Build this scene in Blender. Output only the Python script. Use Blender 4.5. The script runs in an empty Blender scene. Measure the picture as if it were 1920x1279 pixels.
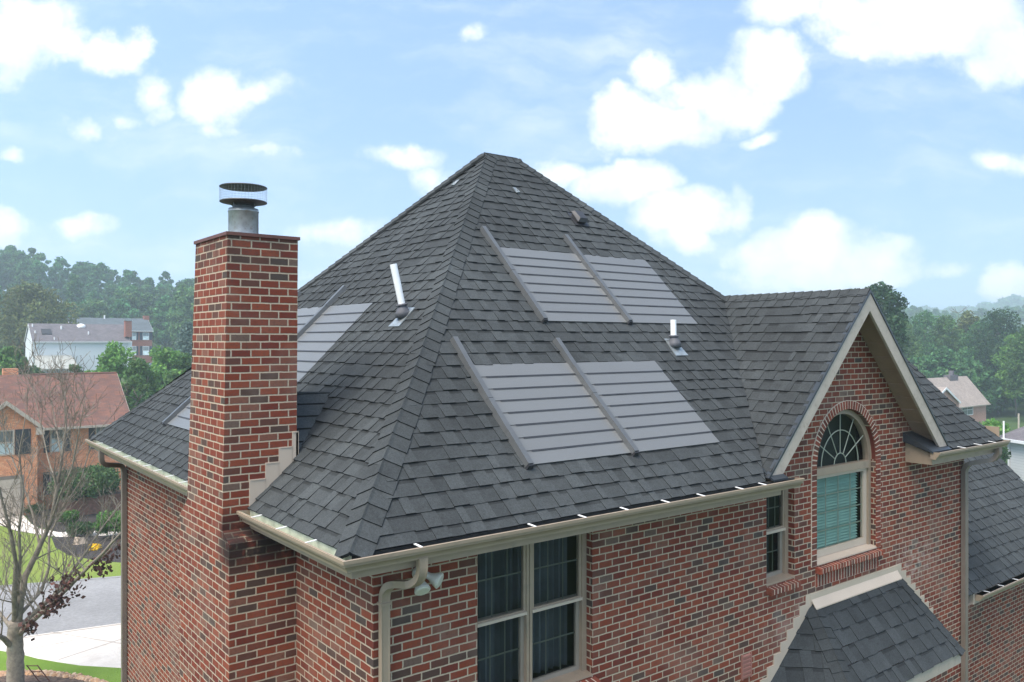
import bpy, math, random
import numpy as np
from mathutils import Vector, noise as mnoise
random.seed(7); RNG = np.random.default_rng(11)
SC = bpy.context.scene; COL = SC.collection
D2R = math.radians
# ------------------------------------------------------------------ surveying helpers
F, CX, CY = 1530.0, 960.0, 640.0
XD = np.array([.7898, .6134]); YD = np.array([-.6134, .7898])
CAM = np.array([-3.45, -6.437, 0.0]); GZ = -11.0
def ray(px, py):
    d = np.array([(px-CX)/F, 1.0]); return np.array([d@XD, d@YD, -(py-CY)/F])
def at(px, py, dep): return Vector(CAM + dep*ray(px, py))
def on_z(px, py, z=GZ):
    r = ray(px, py); return Vector(CAM + r*(z/r[2]))
def on_y(px, py, y):
    r = ray(px, py); return Vector(CAM + r*((y-CAM[1])/r[1]))
RIGHT = Vector((XD[0], YD[0], 0)); FWD = Vector((XD[1], YD[1], 0))
# ------------------------------------------------------------------ object helpers
BASE = {}
class MB:
    def __init__(s): s.v=[]; s.f=[]; s.c=[]; s.m=[]; s.uv=[]
    def face(s, pts, c=1.0, m=0, uv=None):
        n=len(s.v); s.v.extend([tuple(p) for p in pts]); s.f.append(tuple(range(n, n+len(pts)))); s.c.append(c); s.m.append(m); s.uv.append(uv)
    def box(s, x0,x1,y0,y1,z0,z1, c=1.0, m=0, skip=''):
        P=lambda a,b,d:(a,b,d)
        if 'b' not in skip: s.face([P(x0,y1,z0),P(x1,y1,z0),P(x1,y0,z0),P(x0,y0,z0)],c,m)
        if 't' not in skip: s.face([P(x0,y0,z1),P(x1,y0,z1),P(x1,y1,z1),P(x0,y1,z1)],c,m)
        s.face([P(x0,y0,z0),P(x1,y0,z0),P(x1,y0,z1),P(x0,y0,z1)],c,m)
        s.face([P(x1,y1,z0),P(x0,y1,z0),P(x0,y1,z1),P(x1,y1,z1)],c,m)
        s.face([P(x0,y1,z0),P(x0,y0,z0),P(x0,y0,z1),P(x0,y1,z1)],c,m)
        s.face([P(x1,y0,z0),P(x1,y1,z0),P(x1,y1,z1),P(x1,y0,z1)],c,m)
    def hexa(s, b, t, c=1.0, m=0):       # bottom ring, top ring (same length)
        n=len(b); s.face(list(reversed(b)),c,m); s.face(t,c,m)
        for i in range(n): j=(i+1)%n; s.face([b[i],b[j],t[j],t[i]],c,m)
    def ribbon(s, A, B, c=1.0, m=0):
        for i in range(len(A)-1): s.face([A[i],A[i+1],B[i+1],B[i]],c,m)
    def tube(s, pts, rad, n=8, c=1.0, m=0, cap=True, ell=None):
        pts=[Vector(p) for p in pts]; rings=[]; up=None
        for i,p in enumerate(pts):
            t=(pts[min(i+1,len(pts)-1)]-pts[max(i-1,0)]).normalized()
            if up is None: up=Vector((0,0,1)) if abs(t.z)<.9 else Vector((1,0,0))
            a=t.cross(up).normalized(); b=a.cross(t).normalized(); up=b
            r=rad[i] if hasattr(rad,'__len__') else rad
            ea,eb=ell or (1,1)
            rings.append([p+a*(r*ea*math.cos(2*math.pi*k/n))+b*(r*eb*math.sin(2*math.pi*k/n)) for k in range(n)])
        base=len(s.v)
        for R in rings: s.v.extend([tuple(q) for q in R])
        for i in range(len(rings)-1):
            for k in range(n):
                k2=(k+1)%n; s.f.append((base+i*n+k,base+i*n+k2,base+(i+1)*n+k2,base+(i+1)*n+k)); s.c.append(c); s.m.append(m); s.uv.append(None)
        if cap:
            s.f.append(tuple(base+k for k in reversed(range(n)))); s.c.append(c); s.m.append(m); s.uv.append(None)
            e=base+(len(rings)-1)*n; s.f.append(tuple(e+k for k in range(n))); s.c.append(c); s.m.append(m); s.uv.append(None)
    def lathe(s, cx, cy, prof, n=28, c=1.0, m=0):     # prof: [(r,z)...]
        base=len(s.v)
        for r,z in prof:
            for k in range(n):
                a=2*math.pi*k/n; s.v.append((cx+r*math.cos(a), cy+r*math.sin(a), z))
        for i in range(len(prof)-1):
            for k in range(n):
                k2=(k+1)%n; s.f.append((base+i*n+k,base+i*n+k2,base+(i+1)*n+k2,base+(i+1)*n+k)); s.c.append(c); s.m.append(m); s.uv.append(None)
    def build(s, name, mats, parent=None, smooth=False, base=None, label=None):
        if not isinstance(mats,(list,tuple)): mats=[mats]
        b = Vector(base) if base is not None else (BASE.get(parent.name, Vector((0,0,0))) if parent else Vector((0,0,0)))
        me=bpy.data.meshes.new(name)
        V=[(x-b.x,y-b.y,z-b.z) for x,y,z in s.v]
        me.from_pydata(V,[],s.f)
        for m_ in mats: me.materials.append(m_)
        me.polygons.foreach_set('material_index', s.m)
        me.polygons.foreach_set('use_smooth', [smooth]*len(s.f))
        uvl=me.uv_layers.new(name='UVMap'); me.color_attributes.new('tone','FLOAT_COLOR','CORNER'); uvl=me.uv_layers['UVMap']; cl=me.color_attributes['tone']
        uvs=[]; cs=[]
        for fi,f in enumerate(s.f):
            u=s.uv[fi]; c=s.c[fi]
            if not hasattr(c,'__len__'): c=(c,c,c)
            if u is None:
                p=[s.v[i] for i in f[:3]]
                e1=(p[1][0]-p[0][0],p[1][1]-p[0][1],p[1][2]-p[0][2]); e2=(p[2][0]-p[1][0],p[2][1]-p[1][1],p[2][2]-p[1][2])
                nx=abs(e1[1]*e2[2]-e1[2]*e2[1]); ny=abs(e1[2]*e2[0]-e1[0]*e2[2]); nz=abs(e1[0]*e2[1]-e1[1]*e2[0])
                if nz>nx and nz>ny: u=[(s.v[i][0],s.v[i][1]) for i in f]
                elif nx>ny: u=[(s.v[i][1]+.051,s.v[i][2]) for i in f]
                else: u=[(s.v[i][0],s.v[i][2]) for i in f]
            for q in u: uvs.extend(q)
            cs.extend((c[0],c[1],c[2],1.0)*len(f))
        me.uv_layers['UVMap'].data.foreach_set('uv', uvs); me.color_attributes['tone'].data.foreach_set('color', cs)
        me.update()
        o=bpy.data.objects.new(name, me); COL.objects.link(o)
        if parent:
            o.parent=parent; BASE[o.name]=b
        else: o.location=b; BASE[o.name]=b
        if label: o['label']=label
        return o
def thing(name, label, cat, loc, group=None):
    o=bpy.data.objects.new(name,None); COL.objects.link(o); o.location=loc; o.empty_display_size=.3
    o['label']=label; o['category']=cat
    if group: o['group']=group
    BASE[o.name]=Vector(loc); return o
def tag(o, label, cat, group=None, kind=None):
    if label: o['label']=label
    if cat: o['category']=cat
    if group: o['group']=group
    if kind: o['kind']=kind
    return o
def struct(o, label=None):
    o['kind']='structure'
    if label: o['label']=label
    return o
# ------------------------------------------------------------------ materials
class NT:
    def __init__(s, name):
        s.m=bpy.data.materials.new(name); s.m.use_nodes=True; s.t=s.m.node_tree; s.t.nodes.clear()
        s.out=s.n('ShaderNodeOutputMaterial')
    def n(s, typ, **k):
        x=s.t.nodes.new(typ)
        for a,b in k.items(): setattr(x,a,b)
        return x
    def l(s,a,b): s.t.links.new(a,b)
    def setin(s, sock, v):
        if isinstance(v, bpy.types.NodeSocket): s.l(v,sock)
        else: sock.default_value=v
    def math(s, op, a, b=None, c=None, clamp=False):
        x=s.n('ShaderNodeMath',operation=op); x.use_clamp=clamp
        s.setin(x.inputs[0],a)
        if b is not None: s.setin(x.inputs[1],b)
        if c is not None: s.setin(x.inputs[2],c)
        return x.outputs[0]
    def noise(s, scale, detail=3, rough=.5, vec=None, dim='3D'):
        x=s.n('ShaderNodeTexNoise',noise_dimensions=dim); x.inputs['Scale'].default_value=scale; x.inputs['Detail'].default_value=detail; x.inputs['Roughness'].default_value=rough
        if vec is not None: s.l(vec,x.inputs['Vector'])
        return x.outputs[0]
    def ramp(s, fac, stops, interp='LINEAR'):
        x=s.n('ShaderNodeValToRGB'); r=x.color_ramp; r.interpolation=interp
        while len(r.elements)<len(stops): r.elements.new(.5)
        for e,(p,c) in zip(r.elements,stops): e.position=p; e.color=(c[0],c[1],c[2],1) if hasattr(c,'__len__') else (c,c,c,1)
        s.l(fac,x.inputs[0]); return x.outputs[0]
    def mix(s, fac, a, b, blend='MIX'):
        x=s.n('ShaderNodeMix',data_type='RGBA',blend_type=blend)
        s.setin(x.inputs[0],fac)
        for i,v in ((6,a),(7,b)):
            if isinstance(v,tuple): v=(v[0],v[1],v[2],1)
            s.setin(x.inputs[i],v)
        return x.outputs[2]
    def smooth(s, v, lo, hi):
        x=s.n('ShaderNodeMapRange',interpolation_type='SMOOTHSTEP'); s.setin(x.inputs[0],v); x.inputs[1].default_value=lo; x.inputs[2].default_value=hi
        return x.outputs[0]
    def bsdf(s, col, rough=.8, bump=None, bstr=.3, bdist=.01, metal=0.0, spec=.5, coat=0.0):
        x=s.n('ShaderNodeBsdfPrincipled')
        if isinstance(col,tuple): col=(col[0],col[1],col[2],1)
        s.setin(x.inputs['Base Color'],col); s.setin(x.inputs['Roughness'],rough)
        x.inputs['Metallic'].default_value=metal; x.inputs['Specular IOR Level'].default_value=spec; x.inputs['Coat Weight'].default_value=coat
        if bump is not None:
            b=s.n('ShaderNodeBump'); b.inputs['Strength'].default_value=bstr; b.inputs['Distance'].default_value=bdist; s.l(bump,b.inputs['Height']); s.l(b.outputs[0],x.inputs['Normal'])
        s.l(x.outputs[0],s.out.inputs[0]); return x
    def tone(s):
        x=s.n('ShaderNodeVertexColor',layer_name='tone'); return x.outputs[0]
    def pos(s): return s.n('ShaderNodeNewGeometry').outputs['Position']
    def objv(s): return s.n('ShaderNodeTexCoord').outputs['Object']

def brick_mat(name, H=.08, L=.205, reds=None, mortar=(.53,.425,.31), joint=.0072, soot=False, stain=False):
    t=NT(name)
    uv=t.n('ShaderNodeUVMap').outputs[0]
    nz=t.n('ShaderNodeTexNoise'); nz.inputs['Scale'].default_value=9; nz.inputs['Detail'].default_value=4; t.l(uv,nz.inputs['Vector'])
    off=t.n('ShaderNodeVectorMath',operation='MULTIPLY_ADD'); t.l(nz.outputs['Color'],off.inputs[0]); off.inputs[1].default_value=(.007,.008,0); t.l(uv,off.inputs[2])
    n2=t.n('ShaderNodeTexNoise'); n2.inputs['Scale'].default_value=48; n2.inputs['Detail'].default_value=2; t.l(uv,n2.inputs['Vector'])
    off2=t.n('ShaderNodeVectorMath',operation='MULTIPLY_ADD'); t.l(n2.outputs['Color'],off2.inputs[0]); off2.inputs[1].default_value=(.006,.005,0); t.l(off.outputs[0],off2.inputs[2])
    sp=t.n('ShaderNodeSeparateXYZ'); t.l(off2.outputs[0],sp.inputs[0]); u,v=sp.outputs[0],sp.outputs[1]
    vr=t.math('DIVIDE',v,H); row=t.math('FLOOR',vr)
    rj=t.n('ShaderNodeTexWhiteNoise',noise_dimensions='1D'); t.l(row,rj.inputs['W'])
    half=t.math('MULTIPLY',t.math('FLOORED_MODULO',row,2.0),.5)
    ur=t.math('ADD',t.math('DIVIDE',u,L),t.math('ADD',half,t.math('MULTIPLY',rj.outputs[0],.09)))
    col=t.math('FLOOR',ur)
    fu=t.math('MULTIPLY',t.math('FRACT',ur),L); fv=t.math('MULTIPLY',t.math('FRACT',vr),H)
    du=t.math('MINIMUM',fu,t.math('SUBTRACT',L,fu)); dv=t.math('MINIMUM',fv,t.math('SUBTRACT',H,fv))
    # rounded arris
    d=t.math('SMOOTH_MIN',du,dv,.006)
    mask=t.smooth(d,joint-.0022,joint+.0025)
    cid=t.n('ShaderNodeCombineXYZ'); t.l(col,cid.inputs[0]); t.l(row,cid.inputs[1])
    wn=t.n('ShaderNodeTexWhiteNoise',noise_dimensions='2D'); t.l(cid.outputs[0],wn.inputs['Vector'])
    reds=reds or [(0,(.190,.040,.021)),(.17,(.235,.057,.029)),(.33,(.150,.032,.020)),(.49,(.210,.048,.025)),(.64,(.17,.050,.031)),(.75,(.112,.044,.031)),(.83,(.082,.048,.037)),(.89,(.200,.080,.052)),(.95,(.072,.053,.044)),(.975,(.14,.090,.068))]
    bc=t.ramp(wn.outputs[0],reds,'CONSTANT')
    mot=t.noise(38,5,.65,uv); bc=t.mix(t.math('MULTIPLY',t.smooth(mot,.45,.72),.6),bc,(.085,.045,.038))
    m2=t.noise(120,3,.6,uv); bc=t.mix(t.math('MULTIPLY',t.smooth(m2,.62,.8),.30),bc,(.36,.24,.19))
    fl=t.noise(3.1,3,.5,uv); bc=t.mix(t.math('MULTIPLY',t.smooth(fl,.5,.8),.16),bc,(.30,.20,.16))
    mn=t.noise(60,4,.6,uv); mc=t.mix(mn,mortar,tuple(x*.62 for x in mortar))
    c=t.mix(mask,mc,bc)
    sx=t.n('ShaderNodeMapping'); t.l(uv,sx.inputs[0]); sx.inputs[3].default_value=(3.2,.35,1)
    st=t.noise(1.6,5,.65,sx.outputs[0]); c=t.mix(t.math('MULTIPLY',t.smooth(st,.54,.76),.25),c,(.08,.05,.038))
    pt=t.noise(.9,4,.6,uv); c=t.mix(t.math('MULTIPLY',t.smooth(pt,.5,.7),.22),c,(.30,.22,.17))
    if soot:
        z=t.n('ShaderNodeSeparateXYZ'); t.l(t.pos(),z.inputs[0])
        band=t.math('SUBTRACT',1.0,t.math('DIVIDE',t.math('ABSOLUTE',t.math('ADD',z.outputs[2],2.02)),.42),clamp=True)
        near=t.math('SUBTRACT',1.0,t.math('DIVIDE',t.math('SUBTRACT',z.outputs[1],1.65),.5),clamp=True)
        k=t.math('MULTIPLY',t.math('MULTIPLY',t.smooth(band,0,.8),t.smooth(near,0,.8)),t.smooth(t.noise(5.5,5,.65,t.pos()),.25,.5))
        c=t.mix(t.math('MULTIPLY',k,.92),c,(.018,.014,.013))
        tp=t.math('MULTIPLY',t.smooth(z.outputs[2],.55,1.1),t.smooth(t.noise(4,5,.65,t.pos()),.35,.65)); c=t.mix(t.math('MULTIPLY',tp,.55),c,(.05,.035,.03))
    if stain:
        z=t.n('ShaderNodeVectorMath',operation='DISTANCE'); 
        sc=t.n('ShaderNodeVectorMath',operation='MULTIPLY'); t.l(t.pos(),sc.inputs[0]); sc.inputs[1].default_value=(.75,1,1.5)
        t.l(sc.outputs[0],z.inputs[0]); z.inputs[1].default_value=(9.75*.75,0,-3.6*1.5)
        k=t.math('MULTIPLY',t.smooth(z.outputs['Value'],1.0,0.0),t.smooth(t.noise(9,6,.72,t.pos()),.42,.66))
        c=t.mix(t.math('MULTIPLY',k,.42),c,(.66,.58,.50))
        z2=t.n('ShaderNodeVectorMath',operation='DISTANCE'); t.l(sc.outputs[0],z2.inputs[0]); z2.inputs[1].default_value=(6.3*.75,0,-3.75*1.5)
        k=t.math('MULTIPLY',t.smooth(z2.outputs['Value'],.8,0.0),t.smooth(t.noise(4,4,.6,t.pos()),.35,.65))
        c=t.mix(t.math('MULTIPLY',k,.2),c,(.55,.49,.43))
    hgt=t.math('ADD',mask,t.math('MULTIPLY',mot,.35))
    t.bsdf(c,.88,hgt,.65,.009,spec=.25); return t.m

def shingle_mat(name, base=(.0455,.0505,.0512), spread=.25):
    t=NT(name); g=t.noise(160,3,.8,t.objv()); g2=t.noise(.6,4,.6,t.objv()); g3=t.noise(7,4,.7,t.objv())
    c=t.mix(1.0,base,t.tone(),'MULTIPLY')
    c=t.mix(1.0,c,t.ramp(g,[(.28,.55),(.5,1.0),(.75,1.55)]),'MULTIPLY')
    c=t.mix(1.0,c,t.ramp(g2,[(.3,1-spread),(.7,1+spread)]),'MULTIPLY')
    c=t.mix(1.0,c,t.ramp(g3,[(.3,.88),(.7,1.12)]),'MULTIPLY'); g4=t.noise(42,3,.7,t.objv()); c=t.mix(1.0,c,t.ramp(g4,[(.3,.80),(.7,1.22)]),'MULTIPLY')
    t.bsdf(c,.92,g,.35,.004,spec=.3); return t.m
def paint(name, col, rough=.5, var=.08, scale=3, metal=0.0, spec=.5, dirt=None):
    t=NT(name); g=t.noise(scale,5,.6,t.objv())
    c=t.mix(1.0,col,t.ramp(g,[(.3,1-var),(.7,1+var)]),'MULTIPLY')
    if dirt: c=t.mix(t.math('MULTIPLY',t.smooth(t.noise(scale*2.3,5,.7,t.objv()),.5,.75),.6),c,dirt)
    t.bsdf(c,rough,g,.05,.01,metal=metal,spec=spec); return t.m
def tonemat(name, col, rough=.8, var=.15, scale=6, spec=.3):
    t=NT(name); c=t.mix(1.0,col,t.tone(),'MULTIPLY'); g=t.noise(scale,4,.6,t.objv())
    c=t.mix(1.0,c,t.ramp(g,[(.3,1-var),(.7,1+var)]),'MULTIPLY'); t.bsdf(c,rough,g,.2,.01,spec=spec); return t.m
def leafmat(name, col, trans=.35):
    t=NT(name); c=t.mix(1.0,col,t.tone(),'MULTIPLY')
    d=t.n('ShaderNodeBsdfPrincipled'); t.l(c,d.inputs['Base Color']); d.inputs['Roughness'].default_value=.6; d.inputs['Specular IOR Level'].default_value=.25
    tr=t.n('ShaderNodeBsdfTranslucent'); t.l(c,tr.inputs[0]); mx=t.n('ShaderNodeMixShader'); mx.inputs[0].default_value=trans
    t.l(d.outputs[0],mx.inputs[1]); t.l(tr.outputs[0],mx.inputs[2]); t.l(mx.outputs[0],t.out.inputs[0]); return t.m
def glassmat(name, tint=(.75,.85,.85), refl=.5):
    t=NT(name); tr=t.n('ShaderNodeBsdfTransparent'); tr.inputs[0].default_value=(*tint,1)
    gl=t.n('ShaderNodeBsdfGlossy'); gl.inputs['Roughness'].default_value=.03
    fr=t.n('ShaderNodeFresnel'); fr.inputs[0].default_value=1.5
    g=t.noise(1.3,2,.5,t.objv()); b=t.n('ShaderNodeBump'); b.inputs['Strength'].default_value=.04; b.inputs['Distance'].default_value=.05; t.l(g,b.inputs['Height']); t.l(b.outputs[0],gl.inputs['Normal'])
    mx=t.n('ShaderNodeMixShader'); t.l(t.math('MULTIPLY',fr.outputs[0],refl*2,clamp=True),mx.inputs[0]); t.l(tr.outputs[0],mx.inputs[1]); t.l(gl.outputs[0],mx.inputs[2]); t.l(mx.outputs[0],t.out.inputs[0]); return t.m

M={}
M['brick']=brick_mat('red_brick',stain=True)
M['brick_ch']=brick_mat('chimney_brick',soot=True)
M['shingle']=shingle_mat('charcoal_shingle')
M['shingle_new']=shingle_mat('dark_new_shingle',(.037,.042,.044))
M['tan']=paint('tan_painted_metal',(.31,.238,.170),.45,.08,2.2,dirt=(.20,.17,.13))
M['tan_light']=paint('pale_tan_metal',(.50,.41,.32),.45,.06,2)
M['trimboard']=paint('weathered_rake_board',(.43,.365,.295),.6,.1,5,dirt=(.27,.225,.18))
M['soffit']=paint('brown_soffit',(.30,.205,.145),.7,.1,4)
M['gut_in']=paint('wet_gutter_inside',(.55,.58,.46),.3,.3,6)
M['gut_dark']=paint('leaf_stained_gutter',(.045,.043,.038),.8,.4,9)
M['white']=paint('white_plastic',(.85,.85,.83),.5,.05,6)
M['strapw']=paint('white_strap',(.80,.79,.76),.5,.03,6)
M['black']=paint('dark_metal',(.03,.03,.033),.5,.1,5)
M['flash']=paint('black_flashing',(.03,.036,.042),.35,.2,4)
M['galv']=paint('galvanised_steel',(.36,.39,.39),.42,.25,9,metal=.65,dirt=(.22,.17,.13))
M['rustcap']=paint('brown_chimney_cap',(.12,.045,.033),.6,.2,5)
M['capmetal']=paint('sooty_cap_metal',(.10,.105,.11),.5,.3,7,metal=.4,dirt=(.10,.045,.02))
M['glass']=glassmat('window_glass',(.90,.94,.93),.22)
M['glass_far']=paint('far_window_glass',(.10,.14,.15),.12,.35,1.5,spec=.8)
M['curtain']=tonemat('grey_curtain',(.085,.094,.105),.9,.2,3)
M['blind']=tonemat('aqua_blind',(.34,.54,.455),.7,.08,4)
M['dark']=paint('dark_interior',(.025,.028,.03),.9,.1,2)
M['lamp']=paint('ivory_lamp_housing',(.62,.60,.52),.4,.08,9)
M['rubber']=paint('grey_pipe_boot',(.10,.10,.11),.6,.2,12)
def solar():
    t=NT('solar_shingle_film'); uv=t.n('ShaderNodeUVMap').outputs[0]; sp=t.n('ShaderNodeSeparateXYZ'); t.l(uv,sp.inputs[0])
    ln=t.math('FRACT',t.math('MULTIPLY',sp.outputs[1],95.0)); k=t.smooth(t.math('ABSOLUTE',t.math('SUBTRACT',ln,.5)),.30,.5)
    g=t.noise(1.2,4,.6,uv); c=t.mix(g,(.128,.132,.130),(.150,.153,.149)); c=t.mix(t.math('MULTIPLY',k,.22),c,(.16,.165,.18))
    c=t.mix(t.math('MULTIPLY',t.smooth(t.noise(9,5,.7,uv),.62,.8),.2),c,(.38,.37,.34))
    c=t.mix(1.0,c,t.tone(),'MULTIPLY')
    t.bsdf(c,.38,spec=.5); return t.m
M['solar']=solar()
M['rail']=paint('wire_cover_metal',(.12,.123,.122),.35,.1,4,metal=.3)
# ------------------------------------------------------------------ roof shingles
DE=.1345; V0=.05
def clip(poly, a, b, c):   # keep a*u+b*v>=c
    out=[]
    for i in range(len(poly)):
        p,q=poly[i],poly[(i+1)%len(poly)]; dp=a*p[0]+b*p[1]-c; dq=a*q[0]+b*q[1]-c
        if dp>=0: out.append(p)
        if (dp>=0)!=(dq>=0):
            t=dp/(dp-dq); out.append((p[0]+t*(q[0]-p[0]),p[1]+t*(q[1]-p[1])))
    return out
def clip_convex(poly, C):
    n=len(C)
    for i in range(n):
        (x0,y0),(x1,y1)=C[i],C[(i+1)%n]; a=-(y1-y0); b=x1-x0
        poly=clip(poly,a,b,a*x0+b*y0)
        if len(poly)<3: return []
    ar=sum(poly[i][0]*poly[(i+1)%len(poly)][1]-poly[(i+1)%len(poly)][0]*poly[i][1] for i in range(len(poly)))
    return poly if abs(ar)>1e-5 else []
def shingles(mb, C, P, flip=False, de=DE, v0=V0, tmin=.08, tmax=.22, seed=1, holes=(), thick=.010):
    """C: convex ccw polygon in (u,v); P(u,v,h)->xyz"""
    rnd=random.Random(seed)
    us=[p[0] for p in C]; vs=[p[1] for p in C]
    k0=math.floor((min(vs)-v0)/de); k1=math.ceil((max(vs)-v0)/de)
    for k in range(k0,k1):
        va=v0+k*de; vb=va+de; u=min(us)-rnd.random()*tmax; raised=rnd.random()<.5
        wob=rnd.uniform(-1,1)
        while u<max(us):
            w=rnd.uniform(tmin,tmax); 
            if raised: w*=.85
            h0=thick+(.006 if raised else 0.0)
            tone=rnd.choice([.90,.94,.97,1.0,1.03,1.07,1.12])*rnd.uniform(.95,1.05)
            if not raised: tone*=.90
            skew=.006*math.sin(u*1.7+k)+.004*rnd.uniform(-1,1)
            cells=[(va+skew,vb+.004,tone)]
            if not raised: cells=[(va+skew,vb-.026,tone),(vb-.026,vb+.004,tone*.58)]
            for (a,b,tn) in cells:
                rects=[(u,u+w)]
                for (ra,rb) in rects:
                    q=clip_convex([(ra,a),(rb,a),(rb,b),(ra,b)],C)
                    if not q: continue
                    skip=False
                    cu=sum(x for x,_ in q)/len(q); cv=sum(y for _,y in q)/len(q)
                    for (hu0,hu1,hv0,hv1) in holes:
                        if hu0<cu<hu1 and hv0<cv<hv1: skip=True
                    if skip: continue
                    hh=lambda v: h0*(1-(v-va)/de)+.001+(.004 if raised else 0)
                    top=[P(x,y,hh(y)) for x,y in q]; bot=[P(x,y,-.012) for x,y in q]
                    if flip: top.reverse(); bot.reverse()
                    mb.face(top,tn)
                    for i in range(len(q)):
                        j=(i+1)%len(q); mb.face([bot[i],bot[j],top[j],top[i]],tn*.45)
            u+=w; raised=not raised if rnd.random()<.85 else raised
def prof(d, e=-.45):
    zA=-.50; return zA+(d-.9)*.984 if d>.9 else zA+(d-.9)*.911
S2=.7071
def P_front(u,v,h): return (u, v-h*S2, prof(v)+h*S2)
def P_left(u,v,h): return (v-h*S2, u, prof(v)+h*S2)
def caps(mb, A, B, nL, nR, step=.15, w=.165, seed=3, arch=.016, tone=1.0, ov=.03):
    """overlapping hip cap shingles from A (low) to B (high). nL,nR: functions giving side direction vectors (down the two slopes)"""
    rnd=random.Random(seed); A=Vector(A); B=Vector(B); d=(B-A); L=d.length; d.normalize(); n=int(L/step)
    up=Vector((0,0,1)); up=(up-d*up.dot(d)).normalized()
    for i in range(n+1):
        p0=A+d*(i*step); p1=p0+d*(step+ov)
        if (p1-A).length>L+.05: p1=B+d*.02
        t=rnd.choice([.86,.94,1,1.07,1.15])*tone; hb=.030; ht=.014
        j=rnd.uniform(-.008,.008)
        ring0=[];ring1=[];r0b=[]
        for s,wd in ((-1,1.0),(-1,.5),(-1,.14),(0,0),(1,.14),(1,.5),(1,1.0)):
            side=(nL if s<0 else nR) if s else Vector((0,0,0))
            drop=0 if wd>.2 else (.010 if s else .004)
            ring0.append(p0+side*(w*wd+j)+up*(hb-drop*0)+ (up*(.010 if not s else 0)))
            ring1.append(p1+side*(w*wd+j)+up*(ht)+(up*(.010 if not s else 0)))
            r0b.append(ring0[-1]-up*.035)
        for q in range(6):
            mb.face([ring0[q],ring0[q+1],ring1[q+1],ring1[q]],t)
            mb.face([r0b[q],r0b[q+1],ring0[q+1],ring0[q]],t*.4)
        mb.face([r0b[0],ring0[0],ring1[0],ring1[0]-up*.03],t*.5); mb.face([ring0[6],r0b[6],ring1[6]-up*.03,ring1[6]],t*.5)
# ================================================================== THE BRICK HOUSE
W,DP=11.59,9.11; XG,ZT=7.68,.72; SOF=-1.93; OV=.42
house=thing('brick_house','large red brick house with steep charcoal shingle roof, grey solar shingles and tall brick chimney','house',(0,0,GZ))
# ---- front wall by vertical strips
def gable_z(x): return max(SOF, ZT-.12-abs(x-XG)) if 5.2<x<10.2 else SOF
AC,AR,ASZ=7.772,.812,-1.81
holes=[ (1.125,2.65,-3.62,SOF+.01), (5.795,6.435,-3.24,SOF+.01) ]
xs={0,W,5.2,10.2,XG,XG-2.53,XG+2.53}
for h in holes: xs|={h[0],h[1]}
na=26
for i in range(na+1): xs.add(AC+AR*-math.cos(math.pi*i/na))
xs=sorted(xs)
def arch_top(x): return ASZ+math.sqrt(max(0,AR*AR-(x-AC)**2))
mb=MB()
for xa,xb in zip(xs[:-1],xs[1:]):
    if xb-xa<1e-6: continue
    xm=(xa+xb)/2; za,zb=gable_z(xa+1e-7),gable_z(xb-1e-7); segs=[(GZ,GZ,za,zb)]
    for (h0,h1,z0,z1) in holes:
        if h0<xm<h1: segs=[(GZ,GZ,z0,z0),(z1,z1,za,zb)]
    if abs(xm-AC)<AR: segs=[(GZ,GZ,-3.16,-3.16),(arch_top(xa),arch_top(xb),za,zb)]
    for a,b,c,d in segs:
        if max(c-a,d-b)>.001: mb.face([(xa,0,a),(xb,0,b),(xb,0,d),(xa,0,c)])
R=.14
for (h0,h1,z0,z1) in holes:
    mb.face([(h0,R,z0),(h0,0,z0),(h0,0,z1),(h0,R,z1)]); mb.face([(h1,0,z0),(h1,R,z0),(h1,R,z1),(h1,0,z1)]); mb.face([(h0,0,z0),(h0,R,z0),(h1,R,z0),(h1,0,z0)])
RA=.13
mb.face([(AC-AR,RA,-3.16),(AC-AR,0,-3.16),(AC-AR,0,ASZ),(AC-AR,RA,ASZ)]); mb.face([(AC+AR,0,-3.16),(AC+AR,RA,-3.16),(AC+AR,RA,ASZ),(AC+AR,0,ASZ)]); mb.face([(AC-AR,0,-3.16),(AC-AR,RA,-3.16),(AC+AR,RA,-3.16),(AC+AR,0,-3.16)])
ap=[(AC-AR*math.cos(math.pi*i/na),ASZ+AR*math.sin(math.pi*i/na)) for i in range(na+1)]
for (x0,z0),(x1,z1) in zip(ap[:-1],ap[1:]): mb.face([(x0,0,z0),(x1,0,z1),(x1,RA,z1),(x0,RA,z0)],uv=[(x0,0),(x1,0),(x1,RA),(x0,RA)])
# other walls
mb.face([(0,DP,GZ),(0,0,GZ),(0,0,SOF),(0,DP,SOF)]); mb.face([(W,0,GZ),(W,DP,GZ),(W,DP,SOF),(W,0,SOF)]); mb.face([(W,DP,GZ),(0,DP,GZ),(0,DP,SOF),(W,DP,SOF)])
pass
wall=mb.build('wall',M['brick'],house)
# arch ring and jamb bands of single bricks
mb=MB(); rnd=random.Random(5)
tones=[(1,1,1),(1.15,1.1,1.1),(.8,.9,.9),(.62,.95,1.05),(1.1,1.25,1.2),(.7,.7,.75),(1.2,1.1,1.0)]
ro=AR+.12; nb=40
for i in range(nb):
    a0=math.pi*(i+.14)/nb; a1=math.pi*(i+.86)/nb; c=rnd.choice(tones); pr=-.014-rnd.random()*.004
    q=[(AC-r*math.cos(a),ASZ+r*math.sin(a)) for a,r in ((a0,AR+.001),(a1,AR+.001),(a1,ro),(a0,ro))]
    mb.hexa([(x,.128,z) for x,z in q],[(x,pr,z) for x,z in q],c)
z=-3.16
while z<ASZ-.03:
    for s in (-1,1):
        c=rnd.choice(tones); xa=AC+s*(AR+.001); xb=AC+s*ro; x0,x1=min(xa,xb),max(xa,xb); mb.box(x0,x1,-.014-rnd.random()*.003,.02,z+.007,z+.073,c)
    z+=.08
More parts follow.
